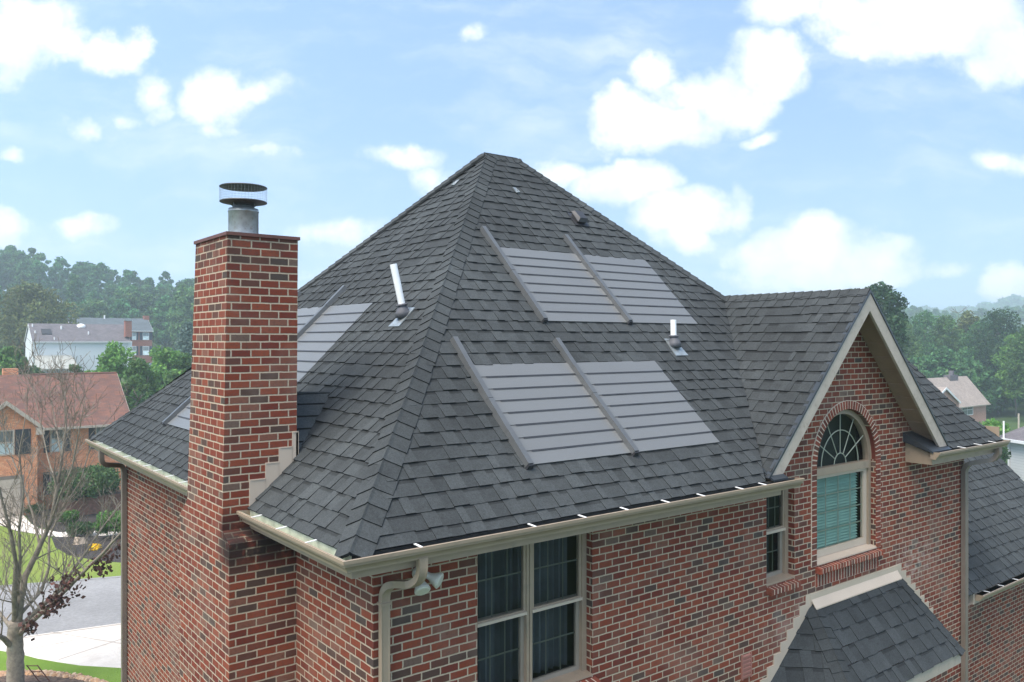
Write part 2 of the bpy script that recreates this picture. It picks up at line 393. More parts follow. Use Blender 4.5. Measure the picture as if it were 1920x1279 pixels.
M['brick_piece']=tonemat('single_brick',(.20,.055,.034),.9,.3,22)
M['mortar']=tonemat('mortar_bed',(.60,.50,.39),.95,.1,20)
at_=mb.build('arch_trim',M['brick_piece'],house)
mb=MB()
q=[(AC-(AR+.003)*math.cos(math.pi*i/30),ASZ+(AR+.003)*math.sin(math.pi*i/30)) for i in range(31)]; q2=[(AC-(ro+.008)*math.cos(math.pi*i/30),ASZ+(ro+.008)*math.sin(math.pi*i/30)) for i in range(31)]
for i in range(30): mb.hexa([(q[i][0],.01,q[i][1]),(q[i+1][0],.01,q[i+1][1]),(q2[i+1][0],.01,q2[i+1][1]),(q2[i][0],.01,q2[i][1])],[(q[i][0],-.012,q[i][1]),(q[i+1][0],-.012,q[i+1][1]),(q2[i+1][0],-.012,q2[i+1][1]),(q2[i][0],-.012,q2[i][1])])
for s in (-1,1):
    xa=AC+s*(AR+.003); xb=AC+s*(ro+.008); mb.box(min(xa,xb),max(xa,xb),-.012,.01,-3.16,ASZ)
mb.build('mortar_bed',M['mortar'],at_)
# brick sills
def sill(x0,x1,z,proj=.085,soldier=False):
    b=MB(); m=MB(); n=int(round((x1-x0)/.076)); w=(x1-x0)/n
    for i in range(n):
        c=rnd.choice(tones); c=tuple(k*1.1 for k in c); xa=x0+i*w+.010; xb=x0+(i+1)*w-.010; pj=proj+rnd.uniform(-.003,.003)
        b.hexa([(xa,-pj,z-.105),(xb,-pj,z-.105),(xb,.095,z-.105),(xa,.095,z-.105)],[(xa,-pj,z-.03),(xb,-pj,z-.03),(xb,.095,z),(xa,.095,z)],c)
        if soldier: b.box(xa,xb,-.006,.01,z-.30,z-.115,tuple(k*.9 for k in c))
    (m.box(x0+.006,x1-.006,-.003,.012,z-.305,z-.11) if soldier else None); m.hexa([(x0+.013,-proj+.004,z-.10),(x1-.013,-proj+.004,z-.10),(x1-.013,.094,z-.10),(x0+.013,.094,z-.10)],[(x0+.013,-proj+.004,z-.034),(x1-.013,-proj+.004,z-.034),(x1-.013,.094,z-.003),(x0+.013,.094,z-.003)])
    o=b.build('brick_sill',M['brick_piece'],house); m.build('mortar_bed',M['mortar'],o); return o
sill(1.10,2.70,-3.62); sill(5.78,6.47,-3.24); sill(AC-AR-.03,AC+AR+.08,-3.16,soldier=True)
# ---- windows
def pleats(b,x0,x1,y,z0,z1,seed,n=26,c0=.8):
    r=random.Random(seed); k=n; pts=[]
    for i in range(k+1):
        x=x0+(x1-x0)*i/k; pts.append((x,y+.035*math.sin(i*1.9)+.02*r.random()))
    for (xa,ya),(xb,yb) in zip(pts[:-1],pts[1:]): b.face([(xa,ya,z0),(xb,yb,z0),(xb,yb,z1),(xa,ya,z1)],c0+.35*r.random())
def sash(parent,x0,x1,z0,z1,y,rail=.05,lites=(3,2),name='sash',mat='tan'):
    b=MB(); b.box(x0,x0+rail,y-.02,y+.02,z0,z1); b.box(x1-rail,x1,y-.02,y+.02,z0,z1); b.box(x0+rail,x1-rail,y-.021,y+.019,z0,z0+rail*1.2); b.box(x0+rail,x1-rail,y-.021,y+.019,z1-rail,z1)
    b.build(name,M[mat],parent)
    g=MB(); g.face([(x0+rail,y,z0+rail),(x1-rail,y,z0+rail),(x1-rail,y,z1-rail),(x0+rail,y,z1-rail)]); g.build('pane',M['glass'],parent)
    m=MB(); 
    for i in range(1,lites[0]): x=x0+rail+(x1-x0-2*rail)*i/lites[0]; m.box(x-.005,x+.005,y+.006,y+.014,z0+rail,z1-rail)
    for i in range(1,lites[1]): z=z0+rail+(z1-z0-2*rail)*i/lites[1]; m.box(x0+rail,x1-rail,y+.007,y+.013,z-.007,z+.007)
    m.build('muntin',M['muntin'],parent)
M['muntin']=paint('olive_grille_bars',(.10,.105,.085),.6,.05,3)
M['muntin_light']=paint('tan_grille_bars',(.30,.33,.26),.6,.05,3)
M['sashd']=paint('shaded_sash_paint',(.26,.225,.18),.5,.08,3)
Y1=.125
# twin double hung window under the eave
f=MB(); f.box(1.127,1.172,Y1-.0,Y1+.06,-3.60,SOF); f.box(2.585,2.648,Y1-.035,Y1+.06,-3.60,SOF); f.box(1.813,1.845,Y1-.03,Y1+.06,-3.60,SOF); f.box(1.855,1.887,Y1-.03,Y1+.06,-3.60,SOF); f.box(1.845,1.855,Y1-.015,Y1+.06,-3.60,SOF)
f.hexa([(1.127,-.01,-3.618),(2.648,-.01,-3.618),(2.648,Y1+.06,-3.618),(1.127,Y1+.06,-3.618)],[(1.127,-.01,-3.60),(2.648,-.01,-3.60),(2.648,Y1+.06,-3.57),(1.127,Y1+.06,-3.57)])
f.box(1.127,2.648,Y1-.01,Y1+.06,SOF-.03,SOF+.009)
win=f.build('window',M['tan'],house)
for (a,b_) in ((1.172,1.813),(1.887,2.585)):
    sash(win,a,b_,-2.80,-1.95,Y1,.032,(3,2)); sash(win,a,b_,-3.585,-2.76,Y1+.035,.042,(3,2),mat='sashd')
    r_=MB(); r_.box(a,b_,Y1-.04,Y1-.022,-2.81,-2.78); r_.build('meeting_rail',M['tan_light'],win)
cu=MB(); pleats(cu,1.17,1.84,.38,-3.6,-1.9,4); pleats(cu,1.86,2.6,.38,-3.6,-1.9,5); cu.build('curtain',M['curtain'],win)
# small window
f=MB(); f.box(6.36,6.434,Y1-.03,Y1+.06,-3.22,SOF); f.box(5.797,5.85,Y1-.03,Y1+.06,-3.22,SOF); f.hexa([(5.797,0,-3.235),(6.434,0,-3.235),(6.434,Y1+.06,-3.235),(5.797,Y1+.06,-3.235)],[(5.797,0,-3.21),(6.434,0,-3.21),(6.434,Y1+.06,-3.18),(5.797,Y1+.06,-3.18)])
win2=f.build('window',M['tan'],house)
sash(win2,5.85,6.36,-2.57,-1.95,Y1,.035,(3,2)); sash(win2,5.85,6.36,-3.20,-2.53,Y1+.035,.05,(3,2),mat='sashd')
r_=MB(); r_.box(5.85,6.36,Y1-.04,Y1-.022,-2.59,-2.555); r_.build('meeting_rail',M['tan_light'],win2)
cu=MB(); pleats(cu,5.8,6.4,.35,-3.2,-1.9,6,14,.35); cu.build('curtain',M['curtain'],win2)
# arched window
f=MB(); YA=.115; fo,fi=AR-.004,AR-.075
for i in range(40):
    a0,a1=math.pi*i/40,math.pi*(i+1)/40
    q=[(AC-r*math.cos(a),ASZ+r*math.sin(a)) for a,r in ((a0,fi),(a1,fi),(a1,fo),(a0,fo))]
    f.hexa([(x,YA+.05,z) for x,z in q],[(x,YA-.04,z) for x,z in q])
for s in (-1,1):
    xa,xb=AC+s*fi,AC+s*fo; f.box(min(xa,xb),max(xa,xb),YA-.04,YA+.05,-3.12,ASZ)
f.box(AC-fi,AC+fi,YA-.055,YA+.05,ASZ-.12,ASZ-.01)
aw=f.build('arched_window',M['tan'],house)
f=MB(); f.hexa([(AC-AR+.003,-.02,-3.158),(AC+AR-.003,-.02,-3.158),(AC+AR-.003,YA+.05,-3.158),(AC-AR+.003,YA+.05,-3.158)],[(AC-AR+.003,-.02,-3.14),(AC+AR-.003,-.02,-3.14),(AC+AR-.003,YA+.05,-3.09),(AC-AR+.003,YA+.05,-3.09)]); f.build('sill',M['tan_light'],aw)
f=MB(); x0,x1=AC-fi,AC+fi
for bx in ((x0,x0+.06,-3.10,ASZ-.12),(x1-.09,x1,-3.10,ASZ-.12),(x0+.06,x1-.09,-3.10,-3.0),(x0+.06,x1-.09,ASZ-.17,ASZ-.12)): f.box(bx[0],bx[1],YA-.01,YA+.04,bx[2],bx[3])
f.build('sash',M['tan_light'],aw)
g=MB(); g.face([(x0+.06,YA+.01,-3.0),(x1-.09,YA+.01,-3.0),(x1-.09,YA+.01,ASZ-.17),(x0+.06,YA+.01,ASZ-.17)])
g.face([(AC+fi*math.cos(math.pi*i/30),YA+.012,ASZ-.01+fi*math.sin(math.pi*i/30)) for i in range(31)]); g.build('pane',M['glass'],aw)
m=MB()
for r in (.16,.50):
    P=[(AC-r*math.cos(math.pi*i/24),YA-.005,ASZ-.005+r*math.sin(math.pi*i/24)) for i in range(25)]; m.tube(P,.008,6)
for i in range(1,6):
    a=math.pi*i/6; m.tube([(AC-.16*math.cos(a),YA-.005,ASZ+.16*math.sin(a)),(AC-fi*math.cos(a),YA-.005,ASZ+fi*math.sin(a))],.0075,6)
m.build('sunburst_grille',M['muntin_light'],aw)
m=MB()
for i in range(1,4): x=x0+.06+(x1-x0-.15)*i/4; m.box(x-.007,x+.007,YA+.016,YA+.024,-3.0,ASZ-.17)
for i in range(1,4): z=-3.0+(ASZ-.17+3.0)*i/4; m.box(x0+.06,x1-.09,YA+.017,YA+.023,z-.007,z+.007)
m.build('muntin',M['muntin_light'],aw)
m=MB(); z=-3.03
while z<ASZ-.1:
    m.hexa([(x0+.02,YA+.06,z),(x1-.14,YA+.06,z),(x1-.14,YA+.10,z+.030),(x0+.02,YA+.10,z+.030)],[(x0+.02,YA+.06,z+.004),(x1-.14,YA+.06,z+.004),(x1-.14,YA+.10,z+.034),(x0+.02,YA+.10,z+.034)],1.0-.12*random.random()); z+=.043
m.build('blind',M['blind'],aw)
m=MB(); m.box(.25,11.3,.75,.77,-4.2,SOF); m.box(6.8,8.75,.42,.44,SOF+.0,-.93); m.box(6.8,8.75,.13,.42,-.93,-.91); m.box(6.78,6.8,.13,.42,SOF,-.91); m.box(8.75,8.77,.13,.42,SOF,-.91); m.build('dark_backing',M['dark'],house)  # near-black panels added behind the panes so the openings stay dark
# small wall vent of brick colour
m=MB(); 
for i in range(6): m.hexa([(5.27,-.02,-4.32+.05*i),(5.43,-.02,-4.32+.05*i),(5.43,0,-4.31+.05*i),(5.27,0,-4.31+.05*i)],[(5.27,-.022,-4.29+.05*i),(5.43,-.022,-4.29+.05*i),(5.43,-.001,-4.275+.05*i),(5.27,-.001,-4.275+.05*i)])
m.box(5.25,5.27,-.024,.0,-4.33,-4.01); m.box(5.43,5.45,-.024,.0,-4.33,-4.01)
M['ventc']=paint('clay_vent',(.30,.13,.10),.7,.1,8); m.build('wall_vent',M['ventc'],house)
# ---- chimney
mb=MB(); cx0,cx1,cy0,cy1=-.663,.085,1.875,3.06; ct=1.085
lean=.05
def cz(x,y,z): return (x-lean*max(0,(ct-z))/3.0*.9*0+ (z-ct)*.012, y, z)
levels=[GZ,-2.45,-2.0]
# lower breast
mb.box(-.663-.04,0.0,1.674,3.36,GZ,-2.02,skip='t')
lb=(-.703,.0,1.674,3.36)
# sloped shoulders
T=[( -.703,1.674,-2.02),(0,1.674,-2.02),(0,3.36,-2.02),(-.703,3.36,-2.02)]
U=[( -.703,cy0,-1.92),(.085,cy0,-1.92),(.085,cy1+.02,-1.80),(-.703,cy1+.02,-1.80)]
mb.face([T[0],T[1],U[1],U[0]]); mb.face([T[2],T[3],U[3],U[2]]); mb.face([T[3],T[0],U[0],U[3]])
B_=[(-.703,cy0,-1.93),(.08,cy0,-1.93),(.08,cy1+.02,-1.93),(-.703,cy1+.02,-1.93)]
U_=[(cx0,cy0-.04,ct),(cx1,cy0-.04,ct),(cx1,cy1-.18,ct),(cx0,cy1-.18,ct)]
mb.hexa(B_,U_)
chim=mb.build('chimney',M['brick_ch'],house)
m=MB(); m.box(cx0-.018,cx1+.018,cy0-.058,cy1-.162,ct-.012,ct+.022); m.build('crown_cap',M['rustcap'],chim)
fx,fy=-.30,2.40
m=MB(); m.lathe(fx,fy,[(.158,ct+.02),(.158,1.40),(.163,1.405),(.163,1.415),(.158,1.42),(.158,1.44),(.150,1.44),(.150,1.2)],36); 
flue=m.build('flue_pipe',M['galv'],chim,smooth=True)
m=MB(); m.lathe(fx,fy,[(.10,1.42),(.115,1.47),(.16,1.495),(.246,1.51),(.250,1.515),(.246,1.522),(.13,1.53),(.09,1.53)],36); m.lathe(fx,fy,[(0,1.672),(.246,1.672),(.252,1.676),(.246,1.684),(.12,1.705),(0,1.715)],36)
for k in range(4):
    a=k*math.pi/2+.5; m.tube([(fx+.14*math.cos(a),fy+.14*math.sin(a),1.38),(fx+.15*math.cos(a),fy+.15*math.sin(a),1.51)],.007,5)
cap=m.build('spark_arrestor_cap',M['capmetal'],chim,smooth=False)
m=MB(); nn=44
for k in range(nn):
    a=2*math.pi*k/nn; x,y=fx+.246*math.cos(a),fy+.246*math.sin(a); m.tube([(x,y,1.515),(x,y,1.675)],.0008,3,cap=False)
for j in range(5):
    z=1.54+j*.027; m.tube([(fx+.246*math.cos(2*math.pi*k/48),fy+.246*math.sin(2*math.pi*k/48),z) for k in range(49)],.0007,3,cap=False)
m.build('wire_mesh',M['galv'],cap)
# stepped flashing on chimney side
m=MB(); xs_=[(-.431,-.262,-1.43),(-.262,-.117,-1.27),(-.117,.03,-1.12),(.03,.10,-.965)]
YF=cy0-.018
def roofz(x): return prof(x)
for a,b_,zt in xs_:
    m.hexa([(a,YF+.02,prof(a)-.02),(b_+.003,YF+.02,prof(b_)-.02),(b_+.003,YF+.02,zt),(a,YF+.02,zt)][::1],[(a,YF,prof(a)-.02),(b_+.003,YF,prof(b_)-.02),(b_+.003,YF,zt),(a,YF,zt)])
    m.box(a+.01,b_-.01,YF-.006,YF,zt-.012,zt)
m.box(cx1-.012,cx1+.012,YF,cy0+.14,-1.3,-.965)
m.build('step_flashing',M['tan_light'],chim)
# ---- main roof
mb=MB()
E0=-.445
LA=(3.60,6.62,.05,.05+14*DE)              # left solar array u0,u1,v0,v1
A1=(3.36,6.41,.05+12*DE,.05+20*DE); A2=(1.80,4.865,.05,.05+8*DE)
C_front=[(E0,E0),(5.13,E0),(7.68,2.11),(5.2,4.56),(4.56,4.56)]
shingles(mb,C_front,P_front,seed=21)
C_left=[(DP/2+.01,4.56),(E0,E0),(DP-E0,E0)]
C_left=[(E0,E0),(DP-E0,E0),(4.56,4.56)]
shingles(mb,C_left,P_left,flip=True,seed=22)
C_f2=[(10.14,E0),(11.69,E0),(11.69,2.1),(7.69,2.1)]; C_f3=[(11.69,E0),(12.06,E0),(11.69,.06)]
def P_f2(u,v,h): return P_front(u,v,h)
shingles(mb,C_f2,P_f2,seed=23); shingles(mb,C_f3,P_f2,seed=24)
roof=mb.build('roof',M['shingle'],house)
mb=MB()  # far slopes, seen only edge-on
mb.face([(4.56,4.56,3.14),(5.2,4.56,3.14),(DP+5.2-4.56+.45,DP-E0,-1.73),(E0,DP-E0,-1.73)])
mb.face([(5.2,4.56,3.14),(7.69,2.1,.69),(9.9,4.56,-1.5),(9.75,DP-E0,-1.73)])
mb.face([(7.69,2.12,.70),(11.62,2.12,.70),(11.9,4.6,-1.75),(7.0,4.6,-1.75)])
mb.face([(11.68,E0+.1,-1.80),(11.68,4.6,-1.80),(11.66,2.1,.63)]); hip_dummy=0
mb.build('rear_slope',M['shingle'],roof)
mb=MB(); dn=Vector((0,-S2,-S2)); dl=Vector((-S2,0,-S2))
caps(mb,(E0+.02,E0+.02,prof(E0+.02)),(.9,.9,prof(.9)),dl*1.0,Vector((0,-S2,-S2)),seed=4)
# hip cap: side vectors lie in each slope, perpendicular to the hip line
def hip(mb,A,B,n1,n2,**k):
    A=Vector(A);B=Vector(B);d=(B-A).normalized()
    s1=n1.cross(d).normalized(); s2=n2.cross(d).normalized()
    if s1.z>0: s1=-s1
    if s2.z>0: s2=-s2
    caps(mb,A,B,s1,s2,**k)
mb=MB(); NF=Vector((0,-S2,S2)); NL=Vector((-S2,0,S2)); NR=Vector((S2,0,S2)); NB=Vector((0,S2,S2))
NF1=Vector((0,-.911,1)).normalized(); NL1=Vector((-.911,0,1)).normalized()
hip(mb,(E0,E0,prof(E0)),(.9,.9,prof(.9)),NL1,NF1,w=.185,step=.19,seed=4)
hip(mb,(.9,.9,prof(.9)),(4.56,4.56,prof(4.56)),NL,NF,w=.185,step=.185,seed=5)
hip(mb,(E0,DP-E0,prof(E0)),(.9,DP-.9,prof(.9)),NL1,NB,w=.12,seed=6)
hip(mb,(.9,DP-.9,prof(.9)),(4.5,4.6,prof(4.56)),NL,NB,w=.12,seed=7)
hip(mb,(7.70,2.08,.68),(5.2,4.56,prof(4.56)),NR,NF,w=.14,seed=8)
hip(mb,(4.50,4.56,prof(4.56)),(5.28,4.56,prof(4.56)+.001),NF,NB,w=.15,seed=9,ov=.02)
hip(mb,(XG,-.40,ZT),(XG,2.2,ZT+.001),Vector((-S2,0,S2)),Vector((S2,0,S2)),w=.14,seed=10)
mb.build('hip_caps',M['shingle'],roof)
# gable roof
GX=XG-2.40
def P_gl(u,v,h): return (GX+v-h*S2,u,ZT-2.40+v+h*S2)
def P_gr(u,v,h): return (XG+2.40-v+h*S2,u,ZT-2.40+v+h*S2)
mb=MB()
shingles(mb,[(-.40,0),(-.27,0),(2.16,2.4),(-.40,2.4)],P_gl,flip=True,seed=31)
shingles(mb,[(-.40,0),(-.27,0),(2.16,2.4),(-.40,2.4)],P_gr,seed=32)
mb.build('gable_roof',M['shingle'],roof)
# rake boards, soffit
mb=MB()
for s in (-1,1):
    t=.055; o=lambda x,z,y:(XG+s*x,y,ZT+z)
    for (y0,y1,za,zb) in ((-.40,-.36,-.03,-.27),):
        b=[o(0,za,y1),o(2.40+.0,-2.40+za,y1),o(2.40-.16,-2.40+za-.10,y1),o(0,zb-.02,y1)]; a=[o(0,za,y0),o(2.40,-2.40+za,y0),o(2.40-.16,-2.40+za-.10,y0),o(0,zb-.02,y0)]
        if s>0: a.reverse(); b.reverse()
        mb.hexa(b,a)
mb.build('rake_board',M['trimboard'],house)
mb=MB()
for s in (-1,1):
    o=lambda x,z,y:(XG+s*x,y,ZT+z); n=11
    for i in range(n):
        a0=2.3*i/n; a1=2.3*(i+1)/n-.014
        p=[o(a0,-a0-.13,-.36),o(a1,-a1-.13,-.36),o(a1,-a1-.13,0.0),o(a0,-a0-.13,0.0)]; q=[(x,y,z+.03) for x,y,z in p]
        if s<0: p.reverse(); q.reverse()
        mb.hexa(p,q)
    mb.face([o(0,-.09,-.36),o(2.3,-2.39,-.36),o(2.3,-2.39,0.0),o(0,-.09,0.0)])
mb.build('rake_soffit',M['soffit'],house)
# black edge metal along the rake
mb=MB()
for s in (-1,1):
    o=lambda x,z,y:(XG+s*x,y,ZT+z)
    b=[o(0,.012,-.35),o(2.43,-2.418,-.35),o(2.40,-2.43,-.35),o(0,-.03,-.35)]; a=[(x,-.415,z) for x,y,z in b]
    if s>0: a.reverse(); b.reverse()
    mb.hexa(b,a)
mb.build('drip_edge',M['flash'],house)
# eave boxes
def eave(parent):
    m=MB(); O=OV
    # fascia + soffit, left and front (left part), front (right part)
    m.box(-O,-O+.02,-O,DP+O,SOF,-1.745); m.box(-O+.02,5.50,-O,-O+.02,SOF,-1.745)
    m.face([(-O+.02,-O+.02,SOF+.004),(-O+.02,DP+O,SOF+.004),(0,DP+O,SOF+.004),(0,0,SOF+.004)]); m.face([(0,0,SOF+.004),(5.5,0,SOF+.004),(5.5,-O+.02,SOF+.004),(-O+.02,-O+.02,SOF+.004)])
    m.hexa([(5.48,-O+.02,SOF),(5.50,-O+.02,SOF),(5.50,0,SOF),(5.48,0,SOF)],[(5.48,-O+.02,-1.76),(5.50,-O+.02,-1.76),(5.50,0,-1.62),(5.48,0,-1.62)]); m.build('fascia',M['tan'],parent); m=MB()
    m.box(9.50,12.03,-O,-O+.02,SOF,-1.745); m.hexa([(9.50,-O+.02,SOF),(9.52,-O+.02,SOF),(9.52,0,SOF),(9.50,0,SOF)],[(9.50,-O+.02,-1.76),(9.52,-O+.02,-1.76),(9.52,0,-1.62),(9.50,0,-1.62)]); m.box(12.01,12.03,-O+.02,.8,SOF,-1.50)
    m.face([(9.5,0,SOF+.004),(12.03,0,SOF+.004),(12.03,-O+.02,SOF+.004),(9.5,-O+.02,SOF+.004)])
    m.build('fascia',M['tan'],parent)
eave(house)
for (a,b_) in ((5.28,5.58),(9.42,10.05)):
    m=MB(); m.hexa([(a,-.47,-1.74),(b_,-.47,-1.74),(b_,-.002,-1.60),(a,-.002,-1.60)],[(a,-.47,-1.715),(b_,-.47,-1.715),(b_,-.002,-1.45),(a,-.002,-1.45)])
    m.build('eave_return',M['flash'],roof)
# gutters
GP=[(0,-.005),(0,-.115),(.082,-.115),(.086,-.098),(.098,-.078),(.122,-.058),(.124,-.034),(.144,-.030),(.146,.0),(.128,.003)]
GTZ=-1.735
def gutter_run(kind, a, b, zt, name='gutter', m0=False, m1=False, straps=(), zfall=0):
    mb=MB(); A=[];B=[]; t=.004
    for off,dz in GP:
        e=OV+off
        if kind=='F': A.append(((-e if m0 else a),-e,zt+dz)); B.append((b,-e,zt+dz+zfall))
        else: A.append((-e,(-e if m0 else a),zt+dz)); B.append((-e,b,zt+dz+zfall))
    mb.ribbon(A,B,m=0)
    # inner skin
    Ai=[];Bi=[]
    for off,dz in GP[:-1]:
        e=OV+min(max(off,.004),.118)-(.004 if off>.05 else 0); d2=max(dz,-.111)
        if kind=='F': Ai.append(((-e if m0 else a),-e,zt+d2)); Bi.append((b,-e,zt+d2+zfall))
        else: Ai.append((-e,(-e if m0 else a),zt+d2)); Bi.append((-e,b,zt+d2+zfall))
    mb.ribbon(Ai,Bi,m=1)
    mb.face(B,m=0)
    if not m0: mb.face(A,m=0)
    g=mb.build(name,[M['tan'],M['gut_in'] if kind=='L' else M['gut_dark']],house)
    for s in straps:
        q=MB()
        if kind=='F': q.hexa([(s-.012,-OV-.135,zt-.002),(s+.012,-OV-.135,zt-.002),(s+.0,-OV,zt+.012),(s-.024,-OV,zt+.012)],[(s-.012,-OV-.135,zt+.004),(s+.012,-OV-.135,zt+.004),(s+.0,-OV,zt+.018),(s-.024,-OV,zt+.018)])
        else: q.hexa([(-OV-.135,s+.008,zt-.002),(-OV-.135,s-.008,zt-.002),(-OV,s-.012,zt+.012),(-OV,s+.012,zt+.012)][::-1],[(-OV-.135,s+.008,zt+.004),(-OV-.135,s-.008,zt+.004),(-OV,s-.012,zt+.018),(-OV,s+.012,zt+.018)][::-1])
        q.build('gutter_strap',M['strapw'],g)
    return g
gutter_run('L',None,1.86,GTZ,m0=True,straps=(1.47,.84,.19))
gutter_run('L',3.08,DP+.47,GTZ,straps=(3.93,4.51,5.09,5.63,6.19,6.77,7.39,7.98,8.73))
gutter_run('F',None,5.79,GTZ,m0=True,straps=(.16,1.40,2.04,2.63,3.26,3.85,4.55,5.0))
gutter_run('F',9.44,12.06,-1.72,straps=(10.35,10.95,11.5))
# downspouts
def spout(pts,w=.075,d=.05,name='downspout'):
    m=MB(); pts=[Vector(p) for p in pts]; ring=[]
    P=[]; 
    for i in range(len(pts)-1):
        P.append(pts[i])
    m.tube(pts,[.5]*len(pts),4,cap=True,ell=(.1,.1))
    return m
def rect_sweep(m,pts,side,w,d):
    side=Vector(side).normalized(); pts=[Vector(p) for p in pts]; R_=[]
    for i,p in enumerate(pts):
        t=(pts[min(i+1,len(pts)-1)]-pts[max(i-1,0)]).normalized(); n=side.cross(t).normalized()
        R_.append([p-side*w/2-n*d/2,p-side*w/4-n*(d/2-.006),p+side*w/4-n*(d/2-.006),p+side*w/2-n*d/2,p+side*w/2+n*d/2,p-side*w/2+n*d/2])
    k=len(R_[0])
    for i in range(len(R_)-1):
        for j in range(k): m.face([R_[i][j],R_[i][(j+1)%k],R_[i+1][(j+1)%k],R_[i+1][j]])
    m.face(R_[0]); m.face(R_[-1])
def bez(a,b,c,n=6):
    a,b,c=Vector(a),Vector(b),Vector(c); return [a*(1-t)**2+b*2*t*(1-t)+c*t*t for t in [i/n for i in range(n+1)]]
m=MB(); x=.20
pts=[(x-.0,-.49,-1.84),(x,-.49,-1.90)]+bez((x,-.49,-1.93),(x,-.48,-2.06),(x-.05,-.36,-2.09),7)+bez((x-.07,-.20,-2.12),(x-.115,-.05,-2.14),(x-.115,-.045,-2.28),7)+[(x-.115,-.045,-4.5),(x-.115,-.045,GZ)]
rect_sweep(m,pts,(1,0,0),.084,.06); 
for z in (-2.32,-4.4,-6.4,-8.4): m.box(x-.115-.052,x-.115+.052,-.084,-.002,z-.012,z+.012)
m.build('downspout',M['tan'],house,label='tan downspout with a curved elbow at the front left corner')
m=MB(); pts=[(-.49,8.62,-1.84),(-.49,8.62,-1.9)]+bez((-.49,8.62,-1.95),(-.49,8.63,-2.08),(-.38,8.7,-2.1))+bez((-.14,8.95,-2.16),(-.05,9.03,-2.18),(-.05,9.03,-2.32))+[(-.05,9.03,-6),(-.05,9.03,GZ)]
rect_sweep(m,pts,(0,1,0),.10,.075); M['tan_dark']=paint('brown_tan_metal',(.19,.155,.125),.5,.1,3); m.build('downspout',M['tan_dark'],house)
m=MB(); pts=[(11.75,-.49,-1.83),(11.75,-.49,-1.9)]+bez((11.75,-.49,-1.93),(11.74,-.45,-2.05),(11.68,-.36,-2.06))+bez((11.55,-.14,-2.12),(11.49,-.05,-2.16),(11.49,-.05,-2.3))+[(11.49,-.05,-6),(11.49,-.05,GZ)]
rect_sweep(m,pts,(1,0,0),.115,.075); m.build('downspout',M['tan_dark'],house)
# floodlight pair
fl=MB(); fl.lathe(.40,0,[(0,-2.1)],4) if False else None
c0=Vector((.44,-.012,-2.12)); fl.tube([c0,c0+Vector((0,-.035,0))],.055,16); 
flo=fl.build('floodlight',M['lamp'],house)
for dx,aim in ((-.045,Vector((-.03,-.16,-.15))),(.075,Vector((.10,-.14,-.06)))):
    q=MB(); p=c0+Vector((dx*.5,-.05,.0)); d=aim.normalized(); q.tube([p,p+d*.05,p+d*.07,p+d*.15,p+d*.17],[.028,.030,.034,.072,.074],16); q.tube([p+d*.17,p+d*.178],[.070,.060],16); q.build('lamp_head',M['lamp'],flo,smooth=False)
# ---- solar shingles
def solar_rows(P,flip,u0,u1,v0,rows,breaks,rails,vtop):
    mb=MB(); rnd=random.Random(9)
    for k in range(rows):
        va=v0+k*DE-.004; vb=va+DE+.004
        for (a,b_) in breaks:
            t=rnd.uniform(.97,1.03); e0,e1=.022,.014
            A_=[P(a,va,e0),P(b_,va,e0),P(b_,vb,e1),P(a,vb,e1)]; B_=[P(a,va,.0),P(b_,va,.0),P(b_,vb,0),P(a,vb,0)]; U=[(a,va),(b_,va),(b_,vb),(a,vb)]
            if flip: A_.reverse(); B_.reverse(); U.reverse()
            mb.face(A_,t,uv=U)
            for i in range(4): mb.face([B_[i],B_[(i+1)%4],A_[(i+1)%4],A_[i]],.25,m=1)
            # black slot under each row's lower edge
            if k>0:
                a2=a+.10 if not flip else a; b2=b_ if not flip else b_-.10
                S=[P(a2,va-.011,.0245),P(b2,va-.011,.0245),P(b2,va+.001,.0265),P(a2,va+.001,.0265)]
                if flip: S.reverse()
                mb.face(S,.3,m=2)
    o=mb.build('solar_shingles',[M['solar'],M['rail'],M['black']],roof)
    for (uc,va,vb) in rails:
        r=MB(); w=.046; n=max(2,int((vb-va)/.30)); 
        for i in range(n):
            a=va+(vb-va)*i/n+.002; b_=va+(vb-va)*(i+1)/n; hgt=.075-.003*(i%2)
            p=[P(uc-w,a,0),P(uc+w,a,0),P(uc+w,b_,0),P(uc-w,b_,0)]; q=[P(uc-w*.72,a,hgt),P(uc+w*.72,a,hgt),P(uc+w*.72,b_,hgt),P(uc-w*.72,b_,hgt)]
            if flip: p.reverse(); q.reverse()
            r.hexa(p,q)
        p=[P(uc-w*.9,va-.02,.004),P(uc+w*.9,va-.02,.004),P(uc+w*.9,va+.001,.004),P(uc-w*.9,va+.001,.004)]; q=[P(uc-w*.7,va-.012,.06),P(uc+w*.7,va-.012,.06),P(uc+w*.7,va+.001,.062),P(uc-w*.7,va+.001,.062)]
        if flip: p.reverse(); q.reverse()
        r.hexa(p,q,m=1)
        r.build('wire_cover',[M['rail'],M['black']],o)
    return o
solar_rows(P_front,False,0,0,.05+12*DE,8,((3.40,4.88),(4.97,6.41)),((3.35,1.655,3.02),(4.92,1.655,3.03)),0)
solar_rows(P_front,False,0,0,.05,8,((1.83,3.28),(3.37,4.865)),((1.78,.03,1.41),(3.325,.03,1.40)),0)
solar_rows(P_left,True,0,0,.05,14,((3.60,4.94),(5.04,6.62)),((4.99,.03,2.22),(6.68,.03,2.22)),0)
